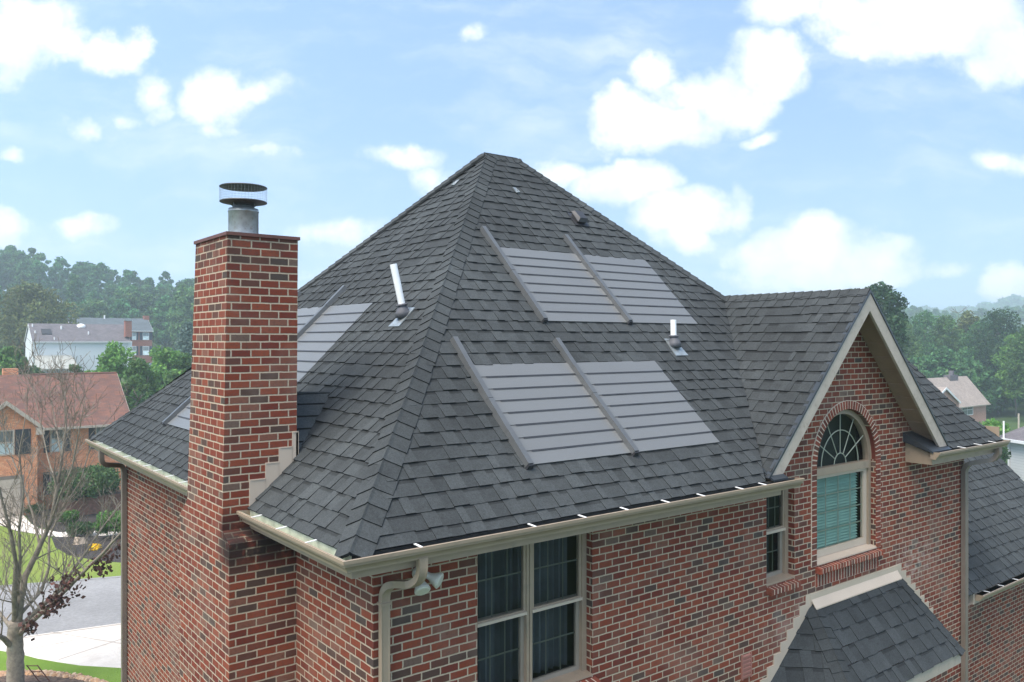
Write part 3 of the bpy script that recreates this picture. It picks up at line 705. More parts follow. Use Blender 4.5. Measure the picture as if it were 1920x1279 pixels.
# pipe vents
def pipe(P,u,v,lean_,hgt,r=.045):
    b=Vector(P(u,v,.0)); n=Vector(P(u,v,1))-Vector(P(u,v,0)); up=Vector(lean_).normalized()
    m=MB(); e=Vector(P(u+1,v,0))-b; s=Vector(P(u,v+.1,0))-b; s.normalize(); a=.13
    q=[b-e*a-s*.20+n*.022,b+e*a-s*.20+n*.022,b+e*a*.8+s*.14+n*.02,b-e*a*.8+s*.14+n*.02]; fl=[x-n*.012 for x in q]
    m.hexa(fl,q)
    m2=MB(); m2.tube([b+n*.01-s*.01,b+n*.03+up*.03,b+up*.12,b+up*.15],[r*2.3,r*2.0,r*1.35,r*1.2],18)
    m2.tube([b+up*.135,b+up*.16],[r*1.75,r*1.6],18)
    m3=MB(); m3.tube([b,b+up*hgt],[r,r],20,cap=False); m3.tube([b+up*.2,b+up*hgt],[r*.86,r*.86],20,cap=False); 
    N=20
    o=m3.build('vent_pipe',M['white'],roof,smooth=True); m.build('flashing',M['galv'],o); m2.build('rubber_boot',M['rubber'],o,smooth=True)
pipe(P_left,2.40,1.72,(-.20,.08,1),.66,.044); pipe(P_front,5.50,1.33,(.0,.02,1),.38,.042)
# box vent near the right hip, roof hooks
m=MB(); b=Vector(P_front(5.545,3.40,0)); s=Vector((0,S2,S2)); n=Vector((0,-S2,S2)); e=Vector((1,0,0))
def BX(u,v,h): return b+e*u+s*v+n*h
m.hexa([BX(-.15,-.16,.015),BX(.15,-.16,.015),BX(.15,.16,.015),BX(-.15,.16,.015)],[BX(-.15,-.16,.024),BX(.15,-.16,.024),BX(.15,.16,.024),BX(-.15,.16,.024)])
m.hexa([BX(-.09,-.09,.02),BX(.09,-.09,.02),BX(.09,.10,.02),BX(-.09,.10,.02)],[BX(-.09,-.09,.09),BX(.09,-.09,.09),BX(.09,.10,.09),BX(-.09,.10,.09)])
m.hexa([BX(-.115,-.13,.07),BX(.115,-.13,.07),BX(.115,.12,.08),BX(-.115,.12,.08)],[BX(-.08,-.09,.125),BX(.08,-.09,.125),BX(.08,.10,.12),BX(-.08,.10,.12)])
m.build('roof_vent',M['black'],roof)
for (Pf,u,v) in ((P_front,4.60,3.84),(P_left,4.66,4.02)):
    m=MB(); o_=[Pf(u-.03,v-.05,.018),Pf(u+.03,v-.05,.018),Pf(u+.03,v+.05,.018),Pf(u-.03,v+.05,.018)]; q=[Pf(u-.03,v-.05,.03),Pf(u+.03,v-.05,.05),Pf(u+.03,v+.05,.03),Pf(u-.03,v+.05,.03)]
    if Pf is P_left: o_.reverse(); q.reverse()
    m.hexa(o_,q); m.tube([Pf(u,v-.045,.05),Pf(u-.02,v-.03,.06),Pf(u,v-.01,.05)],.006,6); m.build('roof_hook',M['galv'],roof)
# cricket behind the chimney
m=MB(); R0=(cx1,2.50,-.60); R1=(.80,2.50,-.61); Fc=(cx1,1.88,prof(cx1)+.01); Bc=(cx1,3.1,prof(cx1)+.01)
for k in range(5):
    t0,t1=k/5,(k+1)/5
    def L(a,b_,t): return tuple(a[i]+(b_[i]-a[i])*t for i in range(3))
    a,b2=L(Fc,R0,t0),L(Fc,R1,t0); c,d=L(Fc,R0,t1),L(Fc,R1,t1)
    up=.018; m.face([(a[0],a[1],a[2]+up),(b2[0],b2[1],b2[2]+up),d,c],rnd.uniform(1.3,1.5)); m.face([a,b2,(b2[0],b2[1],b2[2]+up),(a[0],a[1],a[2]+up)],.3)  # front courses lightened in colour to offset the chimney's shade
m.face([R0,R1,Bc],.9)
m.tube([R0,R1],[.03,.012],6,c=.95)
m.build('cricket',M['shingle'],roof)
# ---- bay roof over the ground-floor bay (three facets)
BZ=-3.66; bl,br=6.86,9.20; SL=1.23; EV=.86; sb=math.sqrt(1+SL*SL); q2=math.sqrt(.5); K=math.tan(math.pi/8)
def P_b(u,v,h): d=EV-v; return (u,-d-SL/sb*h,BZ-SL*d+h/sb)
def P_bl(u,v,h): d=EV-v; e=d+SL/sb*h; return (bl+u*q2-e*q2,-u*q2-e*q2,BZ-SL*d+h/sb)
def P_br(u,v,h): d=EV-v; e=d+SL/sb*h; return (br-u*q2+e*q2,-u*q2-e*q2,BZ-SL*d+h/sb)
mb=MB(); shingles(mb,[(bl-K*EV,0),(br+K*EV,0),(br,EV),(bl,EV)],P_b,seed=41,v0=0,de=.146,tmin=.10,tmax=.27)
# side facets: u runs along the diagonal eave from the wall side (-) to the hip (+)
C3=[(-EV,0),(K*EV,0),(0,EV)]
shingles(mb,C3,P_bl,seed=42,v0=0,de=.146,tmin=.10,tmax=.27)
shingles(mb,[(-EV,0),(K*EV,0),(0,EV)],P_br,flip=True,seed=43,v0=0,de=.146,tmin=.10,tmax=.27)
bay=mb.build('bay_roof',M['shingle_new'],house,label='small dark hip roof over the bay with pale tan flashing against the wall')
NFb=Vector((0,-SL/sb,1/sb)); NLb=Vector((-SL/sb*q2,-SL/sb*q2,1/sb)); NRb=Vector((SL/sb*q2,-SL/sb*q2,1/sb))
for (hx,sg,N_,sd) in ((bl,-1,NLb,44),(br,1,NRb,45)):
    mb=MB(); hip(mb,(hx+sg*K*EV,-EV,BZ-SL*EV),(hx+sg*K*.05,-.05,BZ-SL*.05),N_,NFb,w=.15,seed=sd,tone=.95); mb.build('hip_caps',M['shingle_new'],bay)
m=MB(); m.hexa([(bl-.03,-.085,BZ-SL*.085+.030),(br+.03,-.085,BZ-SL*.085+.030),(br+.03,-.012,BZ+.03),(bl-.03,-.012,BZ+.03)],[(bl-.03,-.085,BZ-SL*.085+.045),(br+.03,-.085,BZ-SL*.085+.045),(br+.03,-.012,BZ+.05),(bl-.03,-.012,BZ+.05)])
m.box(bl-.06,br+.06,-.012,-.001,BZ-.04,BZ+.13)
m.build('top_flashing',M['tan_light'],bay)
for s_,x0 in ((-1,bl),(1,br)):
    m=MB()
    for i in range(8):
        xa=x0+s_*i*.15; xb_=x0+s_*(i*.15+.162); zt=BZ+.14-SL*.707*i*.15; m.box(min(xa,xb_),max(xa,xb_),-.008-.001*i,-.001,zt-.30,zt)
    m.build('step_flashing',M['tan_light'],bay)
zE=BZ-SL*EV; ring=[(bl-EV*1.414,0),(bl-K*EV,-EV),(br+K*EV,-EV),(br+EV*1.414,0)]; ri=[(bl-EV*1.414+.06,0),(bl-K*EV+.012,-EV+.03),(br+K*EV-.012,-EV+.03),(br+EV*1.414-.06,0)]; rj=[(bl-EV*1.414+.10,0),(bl-K*EV+.02,-EV+.055),(br+K*EV-.02,-EV+.055),(br+EV*1.414-.10,0)]
m=MB()
for k in range(3):
    m.hexa([(*ri[k],zE-.17),(*ri[k+1],zE-.17),(*rj[k+1],zE-.17),(*rj[k],zE-.17)],[(*ri[k],zE-.01),(*ri[k+1],zE-.01),(*rj[k+1],zE-.01),(*rj[k],zE-.01)])
m.face([(*p,zE-.165) for p in reversed(rj)])
m.build('bay_fascia',M['trimboard'],bay)
w4=[(bl-.62,-.0),(bl-.1,-.50),(br+.1,-.50),(br+.62,0)]
m=MB(); m.hexa([(*p,GZ) for p in w4],[(*p,zE-.17) for p in w4]); m.build('bay_wall',M['brick'],house)
# ---- lower wing on the right
WY=.42; WZ=-4.50; WX=17.3
mb=MB(); mb.face([(W,WY,GZ),(WX,WY,GZ),(WX,WY,WZ-.2),(W,WY,WZ-.2)]); mb.face([(WX,WY,GZ),(WX,WY+7,GZ),(WX,WY+7,WZ-.2),(WX,WY+3.5,WZ+3.4),(WX,WY,WZ-.2)]); mb.face([(WX,WY+7,GZ),(W,WY+7,GZ),(W,WY+7,WZ-.2),(WX,WY+7,WZ-.2)])
mb.build('wing_wall',M['brick'],house)
def P_w(u,v,h): return (u,v-h*S2,WZ+(v+.02)+h*S2)
mb=MB(); shingles(mb,[(W+.01,-.02),(WX+.2,-.02),(WX+.2,3.9),(W+.01,3.9)],P_w,seed=51,v0=-.02,de=.146)
mb.face([(W+.01,3.9,WZ+3.92),(WX+.2,3.9,WZ+3.92),(WX+.2,7.9,WZ-.1),(W+.01,7.9,WZ-.1)])
wr=mb.build('wing_roof',M['shingle'],house)
m=MB(); m.box(12.02,WX+.15,.02,.04,WZ-.21,WZ-.02); m.face([(W,.04,WZ-.205),(WX+.15,.04,WZ-.205),(WX+.15,WY,WZ-.205),(W,WY,WZ-.205)])
m.hexa([(12.0,.02,WZ-.21),(12.0,.42,WZ-.21),(12.0,.42,WZ+.36),(12.0,.02,WZ-.02)],[(12.02,.02,WZ-.21),(12.02,.42,WZ-.21),(12.02,.42,WZ+.36),(12.02,.02,WZ-.02)])
m.face([(W+.005,.45,WZ+.38),(W+.005,-.0,WZ+.0),(W+.005,.02,WZ-.21),(W+.005,.45,WZ-.21)])
m.build('wing_fascia',M['trimboard'],wr)
mb=MB(); A=[];B=[]
for off,dz in GP: A.append((12.06,.02-off,WZ-.03+dz)); B.append((WX+.2,.02-off,WZ-.03+dz))
mb.ribbon(A,B); mb.face(A); mb.face(B); gw=mb.build('gutter',M['tan'],wr)
for s in (12.35,12.95,13.6,14.2,14.9):
    q=MB(); q.box(s-.012,s+.012,-.115,.0,WZ-.026,WZ-.018); q.build('gutter_strap',M['strapw'],gw)

HAZE=.0009
# ================================================================== SURROUNDINGS
def npmesh(name, V, Q, tone, mat, parent=None, base=(0,0,0)):
    """V (n,3), Q (m,k) faces, tone (m,3)"""
    me=bpy.data.meshes.new(name); V=np.asarray(V,dtype=np.float32)-np.array(base,dtype=np.float32); k=Q.shape[1]; m=Q.shape[0]
    me.vertices.add(len(V)); me.vertices.foreach_set('co',V.ravel()); me.loops.add(m*k); me.loops.foreach_set('vertex_index',Q.ravel().astype(np.int32))
    me.polygons.add(m); me.polygons.foreach_set('loop_start',np.arange(0,m*k,k,dtype=np.int32)); me.polygons.foreach_set('loop_total',np.full(m,k,dtype=np.int32))
    me.update(calc_edges=True)
    a=me.color_attributes.new('tone','FLOAT_COLOR','CORNER'); c=np.ones((m,k,4),dtype=np.float32); c[:,:,:3]=np.asarray(tone)[:,None,:]; a.data.foreach_set('color',c.ravel())
    me.materials.append(mat); o=bpy.data.objects.new(name,me); COL.objects.link(o)
    if parent: o.parent=parent
    else: o.location=base
    return o
def unit(n):
    v=RNG.normal(size=(n,3)); return v/np.linalg.norm(v,axis=1,keepdims=True)
def leaf_quads(P, size, tones, droop=0.0, elong=1.6):
    n=len(P); a=unit(n); b=unit(n); a[:,2]-=droop; a/=np.linalg.norm(a,axis=1,keepdims=True)
    b=np.cross(a,b); b/=np.linalg.norm(b,axis=1,keepdims=True)+1e-9
    s=(size*RNG.uniform(.55,1.3,(n,1))); A=a*s*.5*elong; B=b*s*.5
    V=np.stack([P-A,P-B*.9+A*.1,P+A,P+B*.9+A*.1],1).reshape(-1,3); Q=np.arange(n*4).reshape(n,4); return V,Q,tones
def lobes_points(lobes, n, fill=.35):
    L=np.array(lobes); w=L[:,3]**2; w=w/w.sum(); idx=RNG.choice(len(L),n,p=w); d=unit(n); r=np.where(RNG.random(n)<fill,RNG.random(n)**.5,RNG.triangular(.62,1.0,1.28,n))
    P=L[idx,:3]+d*(L[idx,3]*r)[:,None]*np.array([1,1,.8]); return P,idx
def tones_for(idx, nl, lo=.6, hi=1.35, yel=.12):
    lt=RNG.uniform(.78,1.22,nl)[idx]; j=RNG.uniform(lo,hi,len(idx))*lt; y=RNG.uniform(-yel,yel,len(idx))
    return np.stack([j*(1+y),j,j*(1-y)],1)
M['bark']=tonemat('grey_brown_bark',(.16,.14,.11),.9,.4,14)
M['bark2']=tonemat('smooth_grey_bark',(.22,.185,.145),.85,.35,7)
LG={'mid':leafmat('mid_green_leaves',(0.091,0.173,0.050)),'dark':leafmat('dark_green_leaves',(0.045,0.095,0.039)),'bright':leafmat('bright_green_leaves',(0.157,0.314,0.070)),
 'olive':leafmat('olive_green_leaves',(0.140,0.165,0.057)),'blue':leafmat('blue_green_needles',(0.140,0.210,0.175)),'shrub':leafmat('shrub_leaves',(0.105,0.238,0.049)),'far':leafmat('woodland_leaves',(.085,.195,.070)),
 'red':leafmat('withered_leaves',(0.098,0.042,0.034),.2),'yellow':leafmat('yellow_petals',(1.050,0.728,0.042),.3),'yew':leafmat('yew_leaves',(0.077,0.140,0.049))}
def crown_lobes(h, w, z0, n, seed, lf=1.0):
    r=random.Random(seed); out=[]
    for i in range(n):
        t=(i+.5)/n; zz=z0+(h-z0)*(.12+.8*t); rad=w*.5*math.sin(math.pi*(.18+.74*t))**.8
        a=i*2.399+r.random(); rr=rad*math.sqrt(r.uniform(.1,1))*.8; s=w*r.uniform(.13,.23)*(1-.35*t)
        s*=lf; out.append((rr*math.cos(a),rr*math.sin(a),min(zz+r.uniform(-.4,.4),h-s*.75),s))
    out.append((0,0,h-w*.12,w*.13)); return out
def make_tree(name,label,cat,loc,h,w,z0,leafm,n=5000,size=.30,nl=26,seed=1,group=None,trunk=.16,fill=.35,bark='bark',trunk_label=None):
    loc=Vector(loc); t=thing(name,label,cat,loc,group); lb=crown_lobes(h,w,z0,nl,seed); L=[(x,y,z,s) for x,y,z,s in lb]
    P,idx=lobes_points(L,n,fill); V,Q,T=leaf_quads(P,size,tones_for(idx,len(L)))
    npmesh('crown',V,Q,T,LG[leafm],t)
    m=MB(); r=random.Random(seed); top=h*.82; pts=[Vector((r.uniform(-.02,.02)*h*k,r.uniform(-.02,.02)*h*k,top*k/5)) for k in range(6)]
    m.tube([loc+p for p in pts],[trunk*(1.15-k*.19) for k in range(6)],8)
    for (x,y,z,s) in lb[::2]:
        k=min(.9,max(.15,(z-w*.25)/top)); b=Vector((0,0,top*k)); e=Vector((x,y,z)); mid=(b+e)/2+Vector((0,0,-.05*h*.2))
        m.tube([loc+b,loc+mid,loc+e],[trunk*.42,trunk*.3,trunk*.10],5)
    m.build('trunk',M[bark],t,smooth=True); return t
def dup(root, loc, rz=0, sc=1.0, label=None):
    r=root.copy(); COL.objects.link(r); r.location=loc; r.rotation_euler=(0,0,rz); r.scale=(sc,sc,sc)
    if label: r['label']=label
    for c in list(root.children):
        q=c.copy(); COL.objects.link(q); q.parent=r
        for g in c.children: g2=g.copy(); COL.objects.link(g2); g2.parent=q
    return r
# ---- terrain
def sst(x,a,b): t=min(1,max(0,(x-a)/(b-a))); return t*t*(3-2*t)
def hgt(a,D):
    z=GZ
    L=sst(-a,.26,.40); Rr=sst(a,.2,.40)
    z+=L*(5.0*sst(D,78,140)+.6*sst(D,140,185))
    hl=np.interp(a,[-1.2,-.75,-.63,-.55,-.48,-.42,-.36,-.28,-.1],[34,26,21,15,9,7.5,3.5,0,-4]); 
    z+=sst(D,190,330)*(hl+5.4)*sst(-a,.0,.3)
    z+=Rr*(-2.6*sst(D,78,130)+1.5*sst(D,190,260))
    z+=sst(a,.0,.3)*sst(D,330,520)*np.interp(a,[.2,.45,.5,.56,.62,.8],[24,22,19,18,22,30])
    z+=sst(D,700,1250)*np.interp(a,[-1,0,.3,.45,.50,.535,.56,.59,.615,.64,.8,1.2],[8,10,14,20,27,27,29,35,42,40,42,42])
    z+=.5*math.sin(a*40+D*.05)*sst(D,80,200)
    return z
def ad_pos(a,D): 
    p=Vector(CAM)+FWD*D+RIGHT*(a*D); p.z=hgt(a,D); return p
Ds=[-120,-60,-20,0,15,30,45,60,70,78]+list(range(86,340,9))+list(range(350,600,25))+list(range(640,1500,60))+[1700,2100]
As=[-1.7,-1.35,-1.1,-.9]+[-.8+.02*i for i in range(81)]+[.9,1.1,1.35,1.7]
V=[];Q=[];T=[]
for D in Ds:
    for a in As:
        DD=max(D,90); p=Vector(CAM)+FWD*D+RIGHT*(a*DD); V.append((p.x,p.y,hgt(a,max(D,1))))
nA=len(As)
for i in range(len(Ds)-1):
    for j in range(nA-1): Q.append((i*nA+j,i*nA+j+1,(i+1)*nA+j+1,(i+1)*nA+j)); T.append((1,1,1))
def grass(name,c1,c2,c3,sc=1.0):
    t=NT(name); p=t.pos(); g=t.noise(.35*sc,5,.6,p); g2=t.noise(14*sc,4,.7,p); c=t.mix(t.smooth(g,.35,.68),c1,c2); c=t.mix(t.math('MULTIPLY',t.smooth(g2,.5,.75),.5),c,c3)
    t.bsdf(c,.9,g2,.8,.06,spec=.15); return t.m
M['grassfar']=grass('meadow_grass',(.045,.085,.022),(.07,.11,.03),(.10,.11,.045))
terrain=npmesh('ground',np.array(V),np.array(Q),np.array(T),M['grassfar']); struct(terrain,'grassy ground rising to wooded hills')
# ---- flat sheets of the street and gardens
M['lawn1']=grass('fresh_lawn',(.15,.25,.035),(.19,.29,.05),(.25,.27,.09),1.6)
M['lawn2']=grass('summer_lawn',(.17,.24,.045),(.22,.27,.06),(.31,.31,.12),1.1)
def speck(name,a,b,sc,rough=.9,bd=.02,c3=None):
    t=NT(name); p=t.pos(); g=t.noise(sc,6,.75,p); g1=t.noise(sc*.05,4,.6,p); c=t.mix(t.smooth(g,.35,.65),a,b); c=t.mix(1.0,c,t.ramp(g1,[(.3,.8),(.7,1.18)]),'MULTIPLY')
    t.bsdf(c,rough,g,.5,bd,spec=.2); return t.m
M['mulch']=speck('dark_mulch',(.022,.019,.018),(.075,.065,.062),9); M['mulch2']=speck('brown_mulch',(.05,.035,.03),(.17,.12,.09),8)
M['asphalt']=speck('grey_asphalt',(.24,.235,.23),(.30,.295,.29),6,.85,.004); M['concrete']=speck('pale_concrete',(.60,.54,.47),(.68,.62,.55),2.5,.8,.003); M['joint']=paint('driveway_joint',(.40,.35,.30),.9,.1)
def sheet(name,pts,mat,dz,label=None,kind='structure'):
    m=MB(); P=[(p.x,p.y,GZ+dz) for p in pts]; m.face(P); o=m.build(name,M[mat]); o['kind']=kind
    if label: o['label']=label
    return o
g=lambda x,y: on_z(x,y,GZ)
sheet('front_lawn',[g(-420,1215),g(-60,1214),g(0,1221),g(40,1228),g(70,1236),g(110,1243),g(150,1249),g(232,1254),g(300,1257),g(300,1700),g(-420,1700)],'lawn1',.012,'fresh green lawn beside the driveway')
sheet('driveway',[g(-420,1262),g(-60,1210),g(42,1194.5),g(224,1169.5),g(330,1155),g(330,1262),g(150,1251),g(-60,1217),g(-420,1230)][0:0]+[g(-60,1209),g(42,1194.5),g(224,1169.5),g(330,1155),g(330,1262),g(150,1258),g(60,1245),g(-60,1235)],'concrete',.008,'pale concrete driveway')
sheet('street',[g(-420,1262),g(42,1195.5),g(224,1170.5),g(330,1156),g(330,1071),g(224,1083),g(110,1092),g(0,1101),g(-200,1118),g(-420,1140)],'asphalt',.004,'grey asphalt street')
sheet('curb_strip',[g(-420,1262.5),g(42,1195.8),g(224,1170.8),g(330,1156.2),g(330,1158),g(224,1172.8),g(42,1198),g(-420,1266)],'joint',.014)
sheet('curb_strip',[g(-420,1138),g(-200,1116),g(0,1099),g(110,1090),g(224,1081),g(330,1069),g(330,1071.5),g(224,1083.5),g(110,1092.5),g(0,1101.5),g(-200,1118.5),g(-420,1140.5)],'asphalt',.016)
for a,b_ in (((95,1186),(236,1209)),((46,1220),(150,1199)),((110,1238),(236,1196.5))):
    A_,B_=g(*a),g(*b_); d=(B_-A_).normalized(); n=Vector((-d.y,d.x,0))*.022; m=MB(); z=GZ+.014
    m.face([(q.x,q.y,z) for q in (A_-n,B_-n,B_+n,A_+n)]); o=m.build('driveway_joint',M['joint']); o['kind']='structure'
sheet('far_lawn',[g(-300,1000),g(0,985),g(30,997),g(70,1003),g(97,1010),g(104,1028),g(130,1042),g(180,1052),g(300,1062),g(300,1076),g(224,1081),g(110,1090),g(0,1099),g(-200,1116),g(-300,1125)],'lawn2',.010,'yellowish green lawn across the street')
sheet('mulch_bed',[g(97,1009),g(150,1003),g(260,1001),g(300,1000),g(300,1062),g(180,1052),g(130,1042),g(104,1028)],'mulch',.014,'dark mulch bed')
sheet('garden_bed',[g(0,948),g(330,938),g(330,996),g(225,995),g(110,999),g(62,984),g(48,966),g(0,962)],'mulch',.006,'dark mulch bed before the neighbour house')
sheet('path',[g(-300,968),g(0,964),g(44,967),g(60,984),g(75,992),g(110,999),g(225,995),g(330,992),g(330,1001),g(225,1004.5),g(110,1008),g(72,1003),g(30,996),g(0,986),g(-300,995)],'concrete',.018,'pale concrete walkway')
sheet('mulch_ring',[g(-60,1290),g(-30,1268),g(30,1262),g(90,1264),g(150,1270),g(195,1282),g(230,1310),g(180,1360),g(0,1380)],'mulch2',.020,'mulched bed round the bare tree')
# pebble border
rnd=random.Random(4); m=MB(); ring=[(-40,1272),(-10,1265),(30,1262),(60,1262),(90,1263),(120,1266),(150,1270),(180,1277),(200,1284),(215,1292)]
for i in range(420):
    k=rnd.random()*(len(ring)-1); a=ring[int(k)]; b_=ring[min(int(k)+1,len(ring)-1)]; f_=k-int(k); p=g(a[0]+(b_[0]-a[0])*f_,a[1]+(b_[1]-a[1])*f_+rnd.uniform(-1,4.5)); s=rnd.uniform(.05,.11); c=rnd.choice([(1,.86,.7),(.8,.62,.48),(1.15,1.05,.9),(.65,.55,.47),(.95,.72,.5)])
    top=[(p.x+s*math.cos(q*1.047)*rnd.uniform(.4,.7),p.y+s*math.sin(q*1.047)*rnd.uniform(.4,.7),GZ+s*rnd.uniform(.7,.95)) for q in range(6)]; bot=[(p.x+s*math.cos(q*1.047),p.y+s*math.sin(q*1.047),GZ+.01) for q in range(6)]; m.hexa(bot,top,c)
M['pebble']=tonemat('tan_pebble',(.48,.38,.30),.8,.2,20)
tag(m.build('pebbles',M['pebble']),'tan and brown pebbles edging the mulched bed','pebbles',kind='stuff')
# ---- garden frame leaning in the bed
M['rust']=paint('rusty_iron',(.17,.075,.05),.8,.3,20)
p0=on_z(84,1279,GZ); U=Vector((0,0,1)); 
t=thing('garden_trellis','small rusty ladder shaped metal trellis leaning beside the bare tree','trellis',p0)
dtop=at(60,1248,26.0)-p0; sd=RIGHT*.17
for s in (-1,1): m=MB(); m.tube([p0+sd*s,p0+sd*s+dtop],.018,6); m.build('upright',M['rust'],t)
for k in (.35,.62,.97): m=MB(); m.tube([p0-sd+dtop*k,p0+sd+dtop*k],.014,6); m.build('rung',M['rust'],t)
# ---- bare tree, grown from measured main limbs
def px3(x,y,d): return at(x,y,d)
TD=25.8
base_=on_z(30,1292,GZ); TD=(base_-Vector(CAM)).dot(FWD)
tree=thing('bare_tree','leafless grey maple with a clump of withered dark red leaves on one limb','tree',base_)
tr=MB(); rnd=random.Random(12); twigs=[]
def limb(pts,r0,r1,sub=True,n=9):
    P=[px3(x,y,TD+dd) for x,y,dd in pts]; S=[]
    for i in range(len(P)-1):
        for k in range(4):
            t_=k/4; S.append(P[i].lerp(P[i+1],t_)+Vector((rnd.uniform(-1,1),rnd.uniform(-1,1),rnd.uniform(-1,1)))*r0*.07)
    S.append(P[-1]); R_=[r0+(r1-r0)*(i/(len(S)-1))**.8 for i in range(len(S))]; R_=[q*(.86 if r0<.2 else 1) for q in R_]; tr.tube(S,R_,n,c=rnd.uniform(.85,1.15))
    if sub:
        for i in range(3,len(S)): 
            if rnd.random()<.62: twigs.append((S[i],(S[i]-S[i-1]).normalized(),R_[i]))
def twig(p,d,r,ln,depth):
    n=5; S=[p]; dd=Vector(d); side=Vector((rnd.uniform(-1,1),rnd.uniform(-1,1),rnd.uniform(-.4,.9))).normalized(); dd=(dd*.6+side*.75+Vector((0,0,.28))).normalized()
    for i in range(n):
        dd=(dd+Vector((rnd.uniform(-1,1),rnd.uniform(-1,1),rnd.uniform(-.7,.9)))*.20).normalized(); S.append(S[-1]+dd*(ln/n))
    tr.tube(S,[max(.006,r*(1-i/(n+.6))) for i in range(n+1)],5 if r>.015 else 3,c=rnd.uniform(.75,1.15),cap=False)
    if depth>0:
        for i in range(1,n+1):
            for q in range(1 if rnd.random()<.55 else 2):
                if rnd.random()<.62: twig(S[i],(S[i]-S[i-1]).normalized(),max(.006,r*.55*(1-i/(n+2))),ln*rnd.uniform(.38,.62),depth-1)
limb([(30,1292,0),(29,1240,0),(29,1200,0),(31,1165,0)],.26,.22,False,14)
limb([(36,1190,0),(60,1165,-.3),(100,1130,-.8),(150,1080,-1.2),(190,1040,-1.6),(226,1000,-1.9)],.115,.035)
limb([(38,1175,0),(75,1140,.3),(115,1105,.5),(140,1065,.8),(165,1030,1.0),(195,985,1.2),(232,940,1.4)],.10,.025)
limb([(33,1170,0),(40,1120,0),(48,1080,.2),(75,1025,.3),(97,975,.4),(108,915,.3),(116,860,.4),(124,800,.5),(122,735,.6)],.15,.02)
limb([(28,1170,0),(27,1110,-.4),(30,1060,-.6),(22,1005,-.8),(8,955,-1.1),(-8,890,-1.4)],.11,.03)
limb([(32,1120,0),(38,1050,-.6),(36,990,-.9),(44,925,-1),(36,850,-1.1),(48,780,-1.2)],.07,.015)
limb([(40,1150,0),(78,1108,.8),(92,1062,1),(92,1010,1.2),(112,960,1.3),(150,905,1.5),(172,830,1.7)],.07,.018)
limb([(24,1215,0),(8,1198,-.5),(-20,1185,-1),(-60,1150,-1.5)],.12,.05)
limb([(24,1180,0),(5,1158,.5),(-20,1120,.8),(-40,1060,1)],.09,.03)
limb([(97,975,.4),(112,930,0),(135,880,-.4),(150,800,-.7),(160,745,-.9)],.045,.01)
limb([(108,915,.3),(90,860,.8),(75,790,1.1),(62,725,1.3)],.04,.01)
limb([(75,1025,.3),(60,960,.9),(40,900,1.3),(15,840,1.6),(0,790,1.8)],.05,.012)
limb([(116,860,.4),(105,800,.9),(96,745,1.2),(88,705,1.4)],.03,.008)
for (p,d,r) in twigs: twig(p,d,min(.030,r*.55),rnd.uniform(.9,1.7),2)
tr.build('trunk',M['bark2'],tree,smooth=True)
P=[];
for k in range(17):
    f_=rnd.random(); a=Vector((90+f_*75+rnd.uniform(-8,8),1140-f_*88+rnd.uniform(-6,14),TD-.9-rnd.random()*.5)); c=px3(a.x,a.y,a.z); s=.22 if rnd.random()<.6 else .11
    for q in range(16): P.append(np.array(c)+RNG.normal(size=3)*s)
for k in range(30):
    c=px3(rnd.choice([rnd.uniform(40,70),rnd.uniform(150,230)]),0,TD-1); 
    x=rnd.uniform(170,228); y=1062-(x-165)*.62+rnd.uniform(-4,26); c=px3(x,y,TD-1.3)
    for q in range(4): P.append(np.array(c)+RNG.normal(size=3)*.10)
for q in range(70): P.append(np.array(px3(54+RNG.normal()*6,1176+RNG.normal()*7,TD-.5))+RNG.normal(size=3)*.06)
P=np.array(P); V,Q,T=leaf_quads(P,.13,np.repeat(RNG.uniform(.35,1.5,(len(P),1)),3,1),.7,1.2); npmesh('withered_leaves',V,Q,T,LG['red'],tree,base=tuple(base_))
# ---- background houses
M['orange_brick']=brick_mat('orange_brick',.08,.22,[(0,(.72,.28,.13)),(.3,(.78,.31,.15)),(.6,(.64,.25,.125)),(.85,(.80,.37,.20))],(.50,.36,.27),.005)
M['pink_brick']=brick_mat('pink_brick',.08,.22,[(0,(.50,.27,.20)),(.5,(.55,.31,.23))],(.5,.33,.25),.004)
M['far_brick']=brick_mat('far_brick',.08,.22,[(0,(.30,.10,.07)),(.5,(.36,.13,.09)),(.8,(.24,.09,.07))],(.42,.30,.24),.005)
def farroof(name,cols,su=.35,sv=.16):
    t=NT(name); uv=t.n('ShaderNodeUVMap').outputs[0]; b=t.n('ShaderNodeTexBrick'); t.l(uv,b.inputs[0]); b.inputs['Scale'].default_value=1; b.inputs['Brick Width'].default_value=su; b.inputs['Row Height'].default_value=sv; b.inputs['Mortar Size'].default_value=.006
    b.inputs['Color1'].default_value=(*cols[0],1); b.inputs['Color2'].default_value=(*cols[1],1); b.inputs['Mortar'].default_value=tuple(x*.5 for x in cols[0])+(1,)
    g_=t.noise(.8,4,.6,uv); c=t.mix(1.0,b.outputs[0],t.ramp(g_,[(.3,.85),(.7,1.15)]),'MULTIPLY'); t.bsdf(c,.9,spec=.2); return t.m
M['roof_red']=farroof('red_brown_shingles',((.205,.10,.073),(.135,.083,.072))); M['roof_grey']=farroof('grey_shingles',((.13,.12,.13),(.17,.155,.16))); M['roof_slate']=farroof('slate_shingles',((.10,.12,.13),(.12,.14,.155))); M['roof_beige']=farroof('beige_shingles',((.36,.30,.26),(.29,.245,.215)))
def siding():
    t=NT('white_siding'); p=t.n('ShaderNodeSeparateXYZ'); t.l(t.pos(),p.inputs[0]); f_=t.math('FRACT',t.math('MULTIPLY',p.outputs[2],5.0)); c=t.mix(t.smooth(f_,.0,.14),(.40,.42,.43),(.66,.68,.68)); t.bsdf(c,.6,f_,.3,.02); return t.m
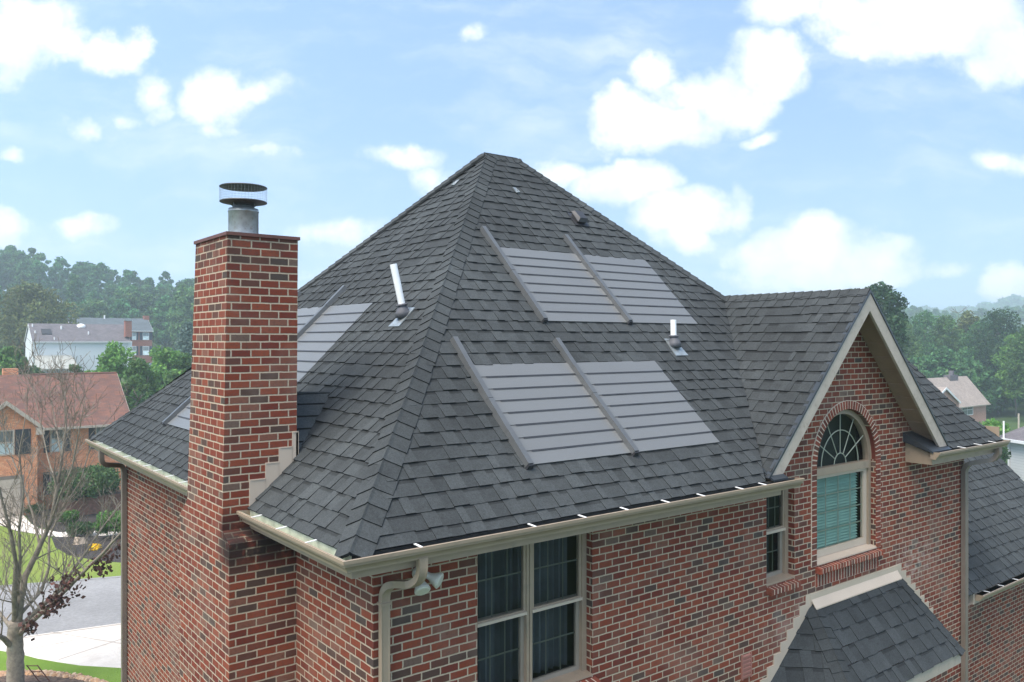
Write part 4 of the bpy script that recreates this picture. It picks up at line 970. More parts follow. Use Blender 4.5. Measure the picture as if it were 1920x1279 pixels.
M['siding']=siding(); M['shutter']=paint('dark_blue_shutter',(.035,.05,.075),.6,.1); M['shutter_b']=paint('black_shutter',(.028,.03,.035),.6,.1); M['winw']=paint('white_window_paint',(.72,.73,.72),.5,.04)
M['winpane']=tonemat('far_pane',(.20,.23,.23),.15,.35,.9,.8)
def uvroof(m,P):   # P: 4 points eaveL, eaveR, ridgeR, ridgeL
    P=[Vector(p) for p in P]; e=(P[1]-P[0]).normalized(); n=(P[1]-P[0]).cross(P[-1]-P[0]).normalized(); v=n.cross(e)
    m.face(P,uv=[((p-P[0]).dot(e),(p-P[0]).dot(v)) for p in P])
def gable_house(name,label,cat,x0,x1,y0,dy,zb,ze,zr,wallm,roofm,ov=.45,group=None):
    """long side along X at y0 facing the viewer; ridge along X"""
    t=thing(name,label,cat,((x0+x1)/2,y0,zb),group); y1=y0+2*dy
    m=MB(); m.face([(x0,y0,zb),(x1,y0,zb),(x1,y0,ze),(x0,y0,ze)]); m.face([(x1,y1,zb),(x0,y1,zb),(x0,y1,ze),(x1,y1,ze)])
    m.face([(x0,y1,zb),(x0,y0,zb),(x0,y0,ze),(x0,y0+dy,zr-.12),(x0,y1,ze)]); m.face([(x1,y0,zb),(x1,y1,zb),(x1,y1,ze),(x1,y0+dy,zr-.12),(x1,y0,ze)])
    wl=m.build('wall',M[wallm],t)
    sl_=(zr-ze)/dy; m=MB(); th=.16
    for s in (0,1):
        ya=y0-ov if s==0 else y1+ov; za=ze-ov*sl_
        P=[(x0-ov*.5,ya,za),(x1+ov*.5,ya,za),(x1+ov*.5,y0+dy,zr),(x0-ov*.5,y0+dy,zr)]
        if s: P=[P[1],P[0],P[3],P[2]]
        uvroof(m,P); 
        m.face([(p[0],p[1],p[2]-th) for p in reversed(P)])
    rf=m.build('roof',M[roofm],t)
    m=MB()
    for s in (0,1):
        ya=y0-ov if s==0 else y1+ov; za=ze-ov*sl_; yb=ya-.12 if s==0 else ya+.12
        m.box(x0-ov*.5,x1+ov*.5,min(ya,yb),max(ya,yb),za-th,za-.01)
    for xx in (x0-ov*.5-.03,x1+ov*.5):
        za=ze-ov*sl_; m.hexa([(xx,y0-ov,za-th-.05),(xx,y0+dy,zr-th-.08),(xx,y0+dy,zr-.02),(xx,y0-ov,za-.02)],[(xx+.03,y0-ov,za-th-.05),(xx+.03,y0+dy,zr-th-.08),(xx+.03,y0+dy,zr-.02),(xx+.03,y0-ov,za-.02)]); m.hexa([(xx,y1+ov,za-th-.05),(xx,y0+dy,zr-th-.08),(xx,y0+dy,zr-.02),(xx,y1+ov,za-.02)],[(xx+.03,y1+ov,za-th-.05),(xx+.03,y0+dy,zr-th-.08),(xx+.03,y0+dy,zr-.02),(xx+.03,y1+ov,za-.02)])
    m.build('trim',M['winw'] if wallm in('siding','far_brick') else M['trimboard'],rf)
    return t,rf
def far_window(t,x0,x1,z0,z1,y,frame='winw',shut=None,sw=None,dark=1.0,bars=(3,4)):
    m=MB(); f_=.09
    m.box(x0,x0+f_,y-.05,y+.02,z0,z1); m.box(x1-f_,x1,y-.05,y+.02,z0,z1); m.box(x0+f_,x1-f_,y-.05,y+.02,z0,z0+f_); m.box(x0+f_,x1-f_,y-.05,y+.02,z1-f_,z1); zm=(z0+z1)/2; m.box(x0+f_,x1-f_,y-.045,y+.02,zm-.035,zm+.035)
    for i in range(1,bars[0]): x=x0+(x1-x0)*i/bars[0]; m.box(x-.015,x+.015,y-.035,y-.02,z0+f_,zm-.035); m.box(x-.015,x+.015,y-.035,y-.02,zm+.035,z1-f_)
    w_=m.build('window',M[frame],t); m=MB(); m.face([(x0+f_,y-.015,z0+f_),(x1-f_,y-.015,z0+f_),(x1-f_,y-.015,zm),(x0+f_,y-.015,zm)],dark*1.5); m.face([(x0+f_,y-.015,zm),(x1-f_,y-.015,zm),(x1-f_,y-.015,z1-f_),(x0+f_,y-.015,z1-f_)],dark*.45); m.build('pane',M['winpane'],w_)
    if shut:
        sw=sw or (x1-x0)*.42
        for a in (x0-sw-.04,x1+.04):
            m=MB(); m.box(a,a+sw,y-.05,y-.002,z0,z1); 
            for k in range(12): z=z0+.08+(z1-z0-.16)*k/12; m.box(a+.05,a+sw-.05,y-.065,y-.05,z,z+.06)
            m.build('shutter',M[shut],w_)
M['mulchwall']=speck('weathered_planter_face',(.16,.08,.055),(.26,.13,.09),5)
# red-roofed neighbour
pe=at(246,787,56.); yF=pe.y+.45; xr=on_y(246,787,yF).x-.2; ze=on_y(246,787,yF).z+.1
lo,hi=yF,yF+20
for _ in range(40):
    mid=(lo+hi)/2
    if on_y(218,699,mid).x<xr+.2: lo=mid
    else: hi=mid
zr=on_y(218,699,lo).z; dy=lo-yF
xl=on_y(-330,800,yF).x
nb1,rf1=gable_house('orange_brick_house','orange brick house with a red-brown shingle roof and black shutters across the street','house',xl,xr,yF,dy,GZ,ze,zr,'orange_brick','roof_red')
def fw(t,xa,ya,xb,yb,y,**k):
    a=on_y(xa,yb,y); b_=on_y(xb,ya,y); a2=on_y(xb,yb,y); far_window(t,a.x,b_.x,a2.z,b_.z,y,**k)
fw(nb1,94,797,120,847,yF,shut='shutter_b',frame='trimboard',dark=1.6); fw(nb1,179,792,206,840,yF,shut='shutter_b',frame='trimboard',dark=1.6)
fw(nb1,94,883,122,925,yF,shut='shutter_b',frame='trimboard',dark=1.2); fw(nb1,190,873,206,900,yF,shut='shutter_b',frame='trimboard',dark=1.2)
# projecting gable on the left
yG=yF-1.2; ga=on_y(12,752,yG-.3); gr=on_y(80,799,yG-.3); hw=gr.x-ga.x; gw_=on_y(70,850,yG).x; gl=2*ga.x-gw_
m=MB(); m.face([(gl,yG,GZ),(gw_,yG,GZ),(gw_,yG,gr.z+.1),(ga.x,yG,ga.z-.15),(gl,yG,gr.z+.1)]); m.face([(gw_,yG,GZ),(gw_,yF,GZ),(gw_,yF,gr.z+.1),(gw_,yG,gr.z+.1)]); m.build('gable_wall',M['orange_brick'],nb1)
m=MB(); sl_=(ga.z-gr.z)/hw; yb_=yF+dy*(ga.z-ze)/(zr-ze)+.3
uvroof(m,[(gr.x,yb_-1,gr.z),(gr.x,yG-.3,gr.z),(ga.x,yG-.3,ga.z),(ga.x,yb_,ga.z)][::-1]); uvroof(m,[(2*ga.x-gr.x,yG-.3,gr.z),(2*ga.x-gr.x,yb_-1,gr.z),(ga.x,yb_,ga.z),(ga.x,yG-.3,ga.z)][::-1]); m.build('gable_roof',M['roof_red'],nb1)
m=MB()
for s in (-1,1):
    o=lambda x,z,y:(ga.x+s*x,y,z); b_=[o(0,ga.z+.02,yG-.32),o(hw,gr.z+.02,yG-.32),o(hw,gr.z-.26,yG-.32),o(0,ga.z-.28,yG-.32)]; a=[(x,y-.06,z) for x,y,z in b_]; m.hexa(b_,a) if s<0 else m.hexa(b_[::-1],a[::-1])
m.box(gw_-.1,gr.x+.1,yG-.38,yG,gr.z-.55,gr.z-.1); m.build('rake_board',M['trimboard'],nb1)
fw(nb1,-22,806,27,853,yG,shut='shutter_b',frame='trimboard',sw=.85,dark=1.4)
# garage or porch recess with door
m=MB(); a=on_y(-40,898,yG-.02); b_=on_y(45,952,yG-.02); m.box(a.x,b_.x,yG-.03,yG-.005,GZ,a.z); m.build('garage_surround',M['tan_dark'],nb1)
m=MB(); 
for k in range(4): z=GZ+.05+k*(a.z-GZ-.25)/4; m.box(a.x+.2,b_.x-.2,yG-.05,yG-.03,z,z+(a.z-GZ-.25)/4-.03)
m.build('garage_door',M['trimboard'],nb1)
p=on_y(23,700,yF+dy); m=MB(); m.box(p.x-.45,p.x+.45,p.y+.8,p.y+1.5,p.z-1,p.z+.28); m.build('chimney',M['orange_brick'],rf1)
m=MB(); m.tube([on_y(60,703,yF+dy-.02),on_y(218,699.5,yF+dy-.02)],.09,6); m.build('ridge_cap',M['roof_red'],rf1)
m=MB(); m.box(on_y(122,925,yF-3.4).x,on_y(240,925,yF-3.4).x,yF-3.4,yF-3.15,GZ,GZ+1.1); m.box(on_y(122,925,yF-3.4).x,on_y(240,925,yF-3.4).x,yF-3.15,yF-.3,GZ,GZ+1.0,m=1); tag(m.build('raised_planter',[M['mulchwall'],M['mulch2']]),'long reddish brown raised planter under the big yew','planter')
# white sided house with vents
pe=at(246,640.5,140.); yW=pe.y; xw1=pe.x-.3; xw0=on_y(62,640,yW).x; zr=on_y(150,608,yW+4.3).z
hb=hgt(-.52,140)-1
nb2,rf2=gable_house('white_house','long white sided house with a grey roof dotted with vent pipes','house',xw0,xw1,yW,4.3,hb,pe.z+.15,zr,'siding','roof_grey',.3)
for (x,y,r_,h_) in ((61,614,.10,.9),(66,626,.10,.8),(115,618,.12,1.0),(102,638,.09,.8),(166,628,.10,.9)):
    t_=(640-y)/32; q=on_y(x,y,yW+4.3*t_); m=MB(); m.tube([q-U*.4,q+U*h_*.6],r_,8); m.tube([q-U*.25,q-U*.1],[r_*2.4,r_*1.2],8); m.build('vent_pipe',M['white'],rf2)
q=on_y(152,612,yW+3.9); m=MB(); m.lathe(q.x,q.y,[(.75,q.z-.25),(.7,q.z+.1),(.35,q.z+.35),(0,q.z+.42)],16); m.build('skylight_dome',M['white'],rf2)
q=on_y(87,625,yW+2.0); m=MB(); m.hexa([q+Vector((-.7,-.6,-.5)),q+Vector((.7,-.6,-.5)),q+Vector((.7,.6,.3)),q+Vector((-.7,.6,.3))],[q+Vector((-.7,-.6,-.1)),q+Vector((.7,-.6,-.1)),q+Vector((.7,.6,.7)),q+Vector((-.7,.6,.7))]); m.build('skylight_box',M['black'],rf2)
m=MB(); q=on_y(242,612,yW-.2); m.box(q.x-.5,q.x+.5,yW+.1,yW+1.2,on_y(242,632,yW).z,on_y(242,602,yW).z); m.build('chimney',M['far_brick'],nb2)
m=MB(); m.box(q.x-.6,q.x+.6,yW+.0,yW+1.3,on_y(242,602,yW).z,on_y(242,602,yW).z+.25); m.build('chimney_cap',M['galv'],nb2)
m=MB(); a=on_y(63,668,yW-2.6); b_=on_y(146,692,yW-2.6); a0=on_y(65,668,yW); b0=on_y(138,668,yW)
m.hexa([(a.x,yW-4,b_.z),(b_.x,yW-4,b_.z),(b_.x-.5,yW,a0.z),(a.x+.5,yW,a0.z)],[(a.x,yW-4,b_.z+.1),(b_.x,yW-4,b_.z+.1),(b_.x-.5,yW,a0.z+.1),(a.x+.5,yW,a0.z+.1)]); M['awn']=paint('ribbed_metal_awning',(.36,.36,.32),.5,.2,2); m.build('patio_awning',M['awn'],nb2)
m=MB(); 
for k in range(5): x=a.x+.3+(b_.x-a.x-.6)*k/4; m.box(x-.06,x+.06,yW-3.9,yW-3.8,hb,b_.z)
m.build('awning_post',M['black'],nb2)
for x_ in (66,244): q=on_y(x_,650,yW-.02); m=MB(); m.box(q.x-.3,q.x+.3,yW-.06,yW-.01,hb,pe.z); m.build('corner_board',M['winw'],nb2)
# brick house with blue shutters far behind
pe=at(288,621,175.); yB=pe.y; hb3=hgt(-.45,175)-1; zr=on_y(278,598,yB+4.6).z; x1b=pe.x-.3
nb3,rf3=gable_house('far_brick_house','red brick house with blue shutters and a slate grey roof before the woods','house',on_y(135,621,yB).x,x1b,yB,4.6,hb3,pe.z+.2,zr,'far_brick','roof_slate',.35)
for (xa,xb) in ((209.,216.),(227.5,239.5),(263-.5,279)):
    pass
for (xa,xb) in ((247.5,255.5),(267.5,279.5)):
    for (ya,yb) in ((624,638),(649.5,666.5)): fw(nb3,xa,ya,xb,yb,yB,shut='shutter',dark=2.6)
q=on_y(277,598,yB+4.6); m=MB(); m.box(q.x-.9,q.x+.2,q.y-.5,q.y+.5,q.z-1.5,q.z+.6); m.build('chimney',M['far_brick'],rf3)
q=on_y(196,598,yB+4.4); m=MB(); m.tube([q-U*.3,q+U*.7],.15,8); m.build('vent_pipe',M['white'],rf3)
# parked cars beside it
def car(label,loc,ang,col,L=4.6,group=None):
    t=thing('parked_car',label,'car',loc,group); loc=Vector(loc); ca,sa=math.cos(ang),math.sin(ang)
    def X(x,y,z): return (loc.x+x*ca-y*sa,loc.y+x*sa+y*ca,loc.z+z)
    prof_=[(-2.25,.35),(-2.3,.75),(-2.1,.95),(-1.5,1.02),(-.9,1.45),(.6,1.47),(1.3,1.02),(2.1,.85),(2.3,.6),(2.25,.35)]
    m=MB(); A=[X(x,-.85 if z<1.1 else -.68,z) for x,z in prof_]; B=[X(x,.85 if z<1.1 else .68,z) for x,z in prof_]; m.hexa(A,B); m.build('body',col,t)
    m=MB(); m.face([X(-1.35,-.86,1.03),X(1.1,-.86,1.03),X(.5,-.72,1.38),X(-.85,-.72,1.38)]); m.face([X(-1.35,.86,1.03),X(1.1,.86,1.03),X(.5,.72,1.38),X(-.85,.72,1.38)]); m.face([X(-1.48,-.6,1.08),X(-1.48,.6,1.08),X(-.95,.55,1.43),X(-.95,-.55,1.43)]); m.build('window',M['glass_far'],t)
    for wx in (-1.4,1.4):
        for wy in (-.86,.86): m=MB(); m.tube([X(wx,wy-.1,.33),X(wx,wy+.1,.33)],.33,14); m.build('wheel',M['black'],t)
    return t
M['car_dark']=paint('dark_blue_paint',(.03,.035,.05),.25,.05,spec=.8); M['car_white']=paint('white_car_paint',(.7,.72,.75),.25,.05,spec=.8)
for (x,y,D,c,lab) in ((281,690,118,'car_dark','dark car parked beside the far brick house, half hidden by trees'),(280,703,110,'car_white','white car parked below the dark car, half hidden by trees')):
    q=at(x,y,D); car(lab,(q.x,q.y,q.z-.8),.9,M[c])
m=MB(); m.box(*[v for v in (at(262,697,121).x-2,at(262,697,121).x+3)],at(262,697,121).y-3,at(262,697,121).y+3,GZ,at(262,708,121).z)
# pink house on the right
pe=at(1851,752,130.); yP=pe.y+.4; x1=on_y(1851,752,yP).x-.4; zr=None; lo,hi=yP,yP+25
for _ in range(40):
    mid=(lo+hi)/2
    if on_y(1805,706,mid).x<x1-1.2: lo=mid
    else: hi=mid
nb4,rf4=gable_house('pink_brick_house','pale pink brick house with a beige shingle roof below the wooded hill','house',on_y(1640,752,yP).x,x1,yP,lo-yP,-15,pe.z+.1,on_y(1805,706,lo).z,'pink_brick','roof_beige',.5)
fw(nb4,1803,757.5,1824,778,yP,frame='winw',dark=.5,bars=(2,2))
yG4=yP-1.5; ga=on_y(1774,727,yG4-.3); gr=on_y(1801,755,yG4-.3); hw=gr.x-ga.x; gw4=on_y(1798,755,yG4).x
m=MB(); m.face([(2*ga.x-gw4,yG4,-15),(gw4,yG4,-15),(gw4,yG4,gr.z),(ga.x,yG4,ga.z-.15),(2*ga.x-gw4,yG4,gr.z)]); m.face([(gw4,yG4,-15),(gw4,yP,-15),(gw4,yP,gr.z),(gw4,yG4,gr.z)]); m.build('gable_wall',M['pink_brick'],nb4)
m=MB(); 
for s in (-1,1):
    P=[(ga.x+s*hw,yG4-.3,gr.z),(ga.x+s*hw,yP+2,gr.z),(ga.x,yP+7,ga.z),(ga.x,yG4-.3,ga.z)]; uvroof(m,P if s>0 else P[::-1])
m.build('gable_roof',M['roof_beige'],nb4)
m=MB()
for s in (-1,1):
    o=lambda x,z,y:(ga.x+s*x,y,z); b_=[o(0,ga.z+.04,yG4-.32),o(hw,gr.z+.04,yG4-.32),o(hw,gr.z-.26,yG4-.32),o(0,ga.z-.28,yG4-.32)]; a=[(x,y-.06,z) for x,y,z in b_]; m.hexa(b_,a) if s<0 else m.hexa(b_[::-1],a[::-1])
m.build('rake_board',M['winw'],nb4)
q=on_y(1784,705,lo); m=MB(); m.box(q.x-1.6,q.x+1.2,q.y-.5,q.y+.5,q.z-1,q.z+.12); m.box(q.x-.3,q.x+.3,q.y-.3,q.y+.3,q.z+.12,q.z+.8); m.build('chimney',M['roof_grey'],rf4)
# white neighbour on the right edge
A_=at(1867,820,60.); z_=A_.z; B_=at(1990,0,60); B_=Vector(CAM+ray(1990,0)*0); 
def at_z(px,py,z): return on_z(px,py,z)
B_=at_z(2120,858,z_); d=(B_-A_); d.z=0; Ln=d.length; d.normalize(); n_=Vector((-d.y,d.x,0)); 
if n_.dot(FWD)<0: n_=-n_
nb5=thing('white_sided_house','white sided house with a dark grey hip roof at the right edge','house',(A_.x,A_.y,GZ))
def H5(u,v,z): p=A_+d*u+n_*v; return (p.x,p.y,z)
m=MB(); m.face([H5(.6,.5,GZ),H5(Ln,.5,GZ),H5(Ln,.5,z_-.15),H5(.6,.5,z_-.15)]); m.face([H5(.6,9,GZ),H5(.6,.5,GZ),H5(.6,.5,z_-.15),H5(.6,9,z_-.15)]); m.build('wall',M['siding'],nb5)
m=MB(); uvroof(m,[H5(0,0,z_),H5(Ln,0,z_),H5(Ln-4,4.7,z_+3.4),H5(4.7,4.7,z_+3.4)]); uvroof(m,[H5(0,9.4,z_),H5(0,0,z_),H5(4.7,4.7,z_+3.4)]); m.face([H5(0,0,z_-.02),H5(Ln,0,z_-.02),H5(Ln,9.4,z_-.02),H5(0,9.4,z_-.02)]); rf5=m.build('roof',M['roof_grey'],nb5)
m=MB(); m.hexa([H5(-.05,-.15,z_-.2),H5(Ln,-.15,z_-.2),H5(Ln,0,z_-.2),H5(-.05,0,z_-.2)],[H5(-.05,-.15,z_+.0),H5(Ln,-.15,z_+.0),H5(Ln,0,z_+.0),H5(-.05,0,z_+.0)]); m.build('gutter',M['winw'],nb5)
m=MB(); m.tube([H5(.75,-.05,z_-.15),H5(.8,.2,z_-.45),H5(.75,.42,z_-.7),H5(.75,.42,GZ)],.07,6); m.build('downspout',M['winw'],nb5)
q=A_+d*.75; m=MB(); m.tube([Vector((q.x,q.y,z_-.1)),Vector((q.x,q.y,z_+1.25))],.06,8); m.build('vent_pipe',M['white'],nb5)
q=at(1910,800,85); m=MB(); m.tube([Vector((q.x,q.y,hgt(.62,85))),Vector((q.x,q.y,at(1910,776,85).z))],.09,8); M['pole']=paint('weathered_pole',(.42,.37,.30),.8,.2); tag(m.build('utility_pole',M['pole']),'thin weathered pole beside the pine trees','pole')
# ---- garden plants
def bush(name,label,cat,px,py,D,w,h,leafm,n,size,seed,group=None,dz=None):
    q=at(px,py,D); loc=Vector((q.x,q.y,GZ if dz is None else dz)); r=random.Random(seed); t=[]
    for i in range(16): a=i*2.4; rr=math.sqrt(r.random())*w*.36; t.append((rr*math.cos(a),rr*math.sin(a),h*(.35+.35*r.random())*(1-.4*(rr/w)),w*r.uniform(.14,.2)))
    P,idx=lobes_points(t,n,.4); P[:,2]=np.abs(P[:,2]-.05)+.03; P[:,2]*=h/max(P[:,2].max(),.01)
    V,Q,T=leaf_quads(P,size,tones_for(idx,len(t)))
    o=npmesh(name,V,Q,T,LG[leafm],None,base=(0,0,0)); o.location=loc; tag(o,label,cat,group); return o
def dep(py): return -GZ*F/(py-640)
bush('yew_hedge','large loose dark green yew before the orange brick house','shrub',170,940,52.3,4.6,2.1,'yew',14000,.14,3,dz=GZ+.95)
bush('round_shrub','bright green rounded shrub on the dark mulch bed','shrub',126,980,dep(983),1.3,.85,'shrub',2500,.09,4)
bush('round_shrub','dark low shrub beside the pale walkway','shrub',152,1003,dep(1006),1.5,.8,'yew',2500,.09,5)
bush('round_shrub','wide green shrub next to the left downspout','shrub',212,1005,dep(1010),2.1,1.6,'shrub',4500,.10,6)
bush('round_shrub','small yellowish shrub by the house corner','shrub',98,945,dep(950),1.2,1.2,'shrub',1800,.10,7)
bush('round_shrub','small dark shrub left of the mulch bed','shrub',62,960,dep(965),1.2,.7,'yew',1500,.09,8)
bush('flower_clump','bright yellow flower clump on dark mulch','flowers',178,1028,dep(1031),.72,.32,'yellow',700,.08,9)
q=g(150,1020); m=MB(); r=random.Random(3); bt=[(q.x+.45*math.cos(k*.9)*r.uniform(.8,1.2),q.y+.3*math.sin(k*.9)*r.uniform(.8,1.2),GZ) for k in range(7)]; tp=[(q.x+(x-q.x)*.55-.05,q.y+(y-q.y)*.55,GZ+.38*r.uniform(.7,1.1)) for x,y,z in bt]; m.hexa(bt,tp); M['rock']=paint('tan_rock',(.42,.33,.25),.9,.2,4); tag(m.build('boulder',M['rock']),'tan garden boulder in the dark mulch bed','rock')
# ---- named trees
def tz(a,D): return hgt(a,D)-.3
def tree_px(name,label,cat,px,ptop,D,w,z0f,leafm,**k):
    a=(px-CX)/F; z=tz(a,D); h=-(ptop-CY)/F*D-z; q=Vector(CAM)+FWD*D+RIGHT*(a*D); q.z=z
    return make_tree(name,label,cat,q,h,w,h*z0f,leafm,**k)
tree_px('olive_tree','broad rounded olive green tree left of the white house','tree',62,531,155,15.5,.05,'olive',n=16000,size=.42,nl=60,seed=2,trunk=.3)
tree_px('leafy_tree','dark green bushy tree left of the white house awning','tree',22,648,92,6.8,.1,'mid',n=6500,size=.34,nl=26,seed=3,trunk=.15)
tree_px('leafy_tree','low green tree at the far left edge behind the red-brown roof','tree',-12,655,86,5,.1,'bright',n=4500,size=.30,nl=20,seed=13,trunk=.15)
tree_px('leafy_tree','bright green tree in front of the white house chimney','tree',215,640,88,6.6,.05,'bright',n=8500,size=.27,nl=34,seed=4,trunk=.15)
tree_px('leafy_tree','mid green tree right of the red-brown roof ridge','tree',258,672,78,5.2,.02,'mid',n=8000,size=.25,nl=30,seed=5,trunk=.14)
tree_px('leafy_tree','light green bushy tree behind the left eave','tree',315,652,95,7.2,.02,'bright',n=8500,size=.30,nl=32,seed=6,trunk=.15)
tree_px('leafy_tree','green tree just left of the chimney, lower','tree',345,662,84,5.0,.02,'mid',n=6000,size=.27,nl=24,seed=16,trunk=.15)
tree_px('leafy_tree','small tree in front of the metal awning','tree',140,684,85,3.4,.1,'mid',n=2500,size=.26,nl=14,seed=7,trunk=.1)
# blue spruce
def spruce(label,px,ptop,D,w,seed):
    a=(px-CX)/F; z=tz(a,D); h=-(ptop-CY)/F*D-z; q=Vector(CAM)+FWD*D+RIGHT*(a*D); q.z=z; t=thing('blue_spruce',label,'spruce',q)
    P=[];I=[]; n=9000; k=0
    for tier in range(26):
        zz=h*(.06+.92*tier/26); rad=w*.5*(1-tier/26.5)**.85
        for br in range(11):
            an=br*2*math.pi/11+tier*.7; L_=rad*RNG.uniform(.75,1.1)
            for s in range(32): f_=RNG.random()**.6; P.append((math.cos(an)*L_*f_+RNG.normal()*.16,math.sin(an)*L_*f_+RNG.normal()*.16,zz-.25*L_*f_+RNG.normal()*.10+.12*f_)); I.append(tier*11+br)
    P=np.array(P); V,Q,T=leaf_quads(P,.28,tones_for(np.array(I),26*11,.6,1.3,.04)); npmesh('crown',V,Q,T,LG['blue'],t)
    m=MB(); m.tube([q,q+U*h*.96],[.16,.02],7); m.build('trunk',M['bark'],t)
spruce('blue green spruce beside the brick chimney on the left',352,600,112,8.0,3)
# right side trees
tree_px('tall_tree','tall open crowned tree rising behind the gable peak','tree',1652,527,95,7.8,.42,'dark',n=9500,size=.30,nl=38,seed=21,trunk=.2,fill=.2)
tree_px('tall_tree','smaller tree top showing left of the gable peak','tree',1600,541,105,5.5,.5,'mid',n=3500,size=.28,nl=20,seed=22,trunk=.16,fill=.2)
RT=[(1690,600,150,'mid','green tree low behind the right rake board'),(1735,583,165,'far','bushy tree right of the gable in the middle distance'),(1775,590,162,'mid','green tree standing directly behind the pink brick house'),(1815,582,170,'olive','thin crowned tree above the pink house roof'),
    (1842,600,155,'far','bluish green tree right of the pink house'),(1872,577,150,'dark','spreading umbrella crowned tree above the white neighbour'),(1905,625,145,'bright','light green tree behind the thin pole'),(1935,605,135,'mid','dark green tree at the right picture edge'),(1750,625,175,'far','lower tree between the rake and the pink house')]
for i,(px,pt,D,lm,lab) in enumerate(RT):
    tree_px('woodland_tree',lab,'tree',px,pt,D,9.5+2*math.sin(i*1.7),.22,lm,n=9000,size=.32,nl=44,seed=50+i,trunk=.17,fill=.25,group=None)
tree_px('garden_tree','bright yellow green small tree below the pink house','tree',1858,786,72,4.4,.2,'bright',n=5000,size=.22,nl=24,seed=61,trunk=.12)
tree_px('garden_tree','dark green bush under the right gutter corner','tree',1850,815,58,3.4,.1,'dark',n=3500,size=.2,nl=18,seed=62,trunk=.1)
# bare snag
def snag(px,ptop,D,lab,seed):
    global rnd
    rnd=random.Random(seed); a=(px-CX)/F; z=tz(a,D); q=Vector(CAM)+FWD*D+RIGHT*(a*D); q.z=z; h=-(ptop-CY)/F*D-z; m=MB()
    S=[q+Vector((rnd.uniform(-.2,.2)*k*.3,rnd.uniform(-.2,.2)*k*.3,h*k/7)) for k in range(8)]; m.tube(S,[.10*(1-k/8)+.012 for k in range(8)],7)
    for k in range(3,8):
        for j in range(6):
            p=S[k]; dd=Vector((rnd.uniform(-1,1),rnd.uniform(-1,1),rnd.uniform(.2,1))).normalized(); L_=rnd.uniform(1.0,2.4); m.tube([p,p+dd*L_*.5,p+dd*L_+Vector((0,0,.4))],[.035,.025,.01],4)
            for w_ in range(3): e=dd+Vector((rnd.uniform(-.6,.6),rnd.uniform(-.6,.6),rnd.uniform(-.2,.6))); m.tube([p+dd*L_*.6,p+dd*L_*.6+e*.8],[.02,.008],3)
    tag(m.build('bare_snag',M['bark'],None,base=q),lab,'tree')
snag(1797,588,172,'dead bare tree among the woodland right of the gable',5)
# ---- far woods (one mass each)
def woods(name,label,pts,leafm,size,per,lobes=12,lf=.8):
    Vs=[];Qs=[];Ts=[];off=0
    for (p,h,w_,tn) in pts:
        lb=crown_lobes(h,w_,h*.12,lobes,random.random(),lf); P,idx=lobes_points(lb,per,.2); V,Q,T=leaf_quads(P+np.array(p),size,tones_for(idx,len(lb),.5,1.55)*np.array(tn)); Vs.append(V);Qs.append(Q+off);Ts.append(T); off+=len(V)
    o=npmesh(name,np.concatenate(Vs),np.concatenate(Qs),np.concatenate(Ts),LG[leafm]); tag(o,label,None,kind='stuff'); return o
r=random.Random(77); pts=[]
def tn(): k=r.uniform(.8,1.2); y=r.uniform(-.15,.2); return (k*(1+y),k,k*(1-y*.5))
for i in range(170):
    a=r.uniform(-.72,-.30); D=r.uniform(205,345); q=ad_pos(a,D); pts.append(((q.x,q.y,q.z-1),r.uniform(13,21),r.uniform(8,14),tn()))
woods('hillside_woods','dense dark green woods covering the left hillside',pts,'far',.62,3000,30,.62)
pts=[]
for i in range(60):
    a=r.uniform(.40,.72); D=r.uniform(175,300); q=ad_pos(a,D); pts.append(((q.x,q.y,q.z-1),r.uniform(13,19),r.uniform(7,12),tn()))
for i in range(46):
    a=r.uniform(.50,.76); D=r.uniform(146,185); q=ad_pos(a,D); pts.append(((q.x,q.y,q.z-1),r.uniform(10,15),r.uniform(8,12),tn()))
woods('valley_woods','hazy green woods behind the pink brick house',pts,'far',.55,3000,28,.62)
pts=[]
for i in range(150):
    a=r.uniform(.32,.78); D=r.uniform(400,560); q=ad_pos(a,D); pts.append(((q.x,q.y,q.z-1),r.uniform(11,16),r.uniform(9,14),tn()))
woods('ridge_woods','pale hazy woods on the middle ridge',pts,'far',1.1,900,14,.75)
pts=[]
for i in range(260):
    a=r.uniform(.30,.82); D=r.uniform(1000,1320); q=ad_pos(a,D); pts.append(((q.x,q.y,q.z-2),r.uniform(14,20),r.uniform(16,26),tn()))
woods('distant_woods','faint blue woods on the far hill crest',pts,'far',3.2,220,8)
# ---- summer haze
hz=NT('haze_air'); pv=hz.n('ShaderNodeVolumePrincipled'); pv.inputs['Color'].default_value=(.80,.93,1.0,1); pv.inputs['Density'].default_value=HAZE; pv.inputs['Anisotropy'].default_value=.2; hz.l(pv.outputs[0],hz.out.inputs['Volume'])
m=MB(); c_=Vector(CAM)+FWD*900; m.box(-1500,1900,-300,2000,GZ-25,72); hzo=m.build('haze',hz.m); hzo['kind']='stuff'; hzo['label']='thin bluish summer haze in the air'
SKYS,CLDS,EXPO=.13,.50,1.5
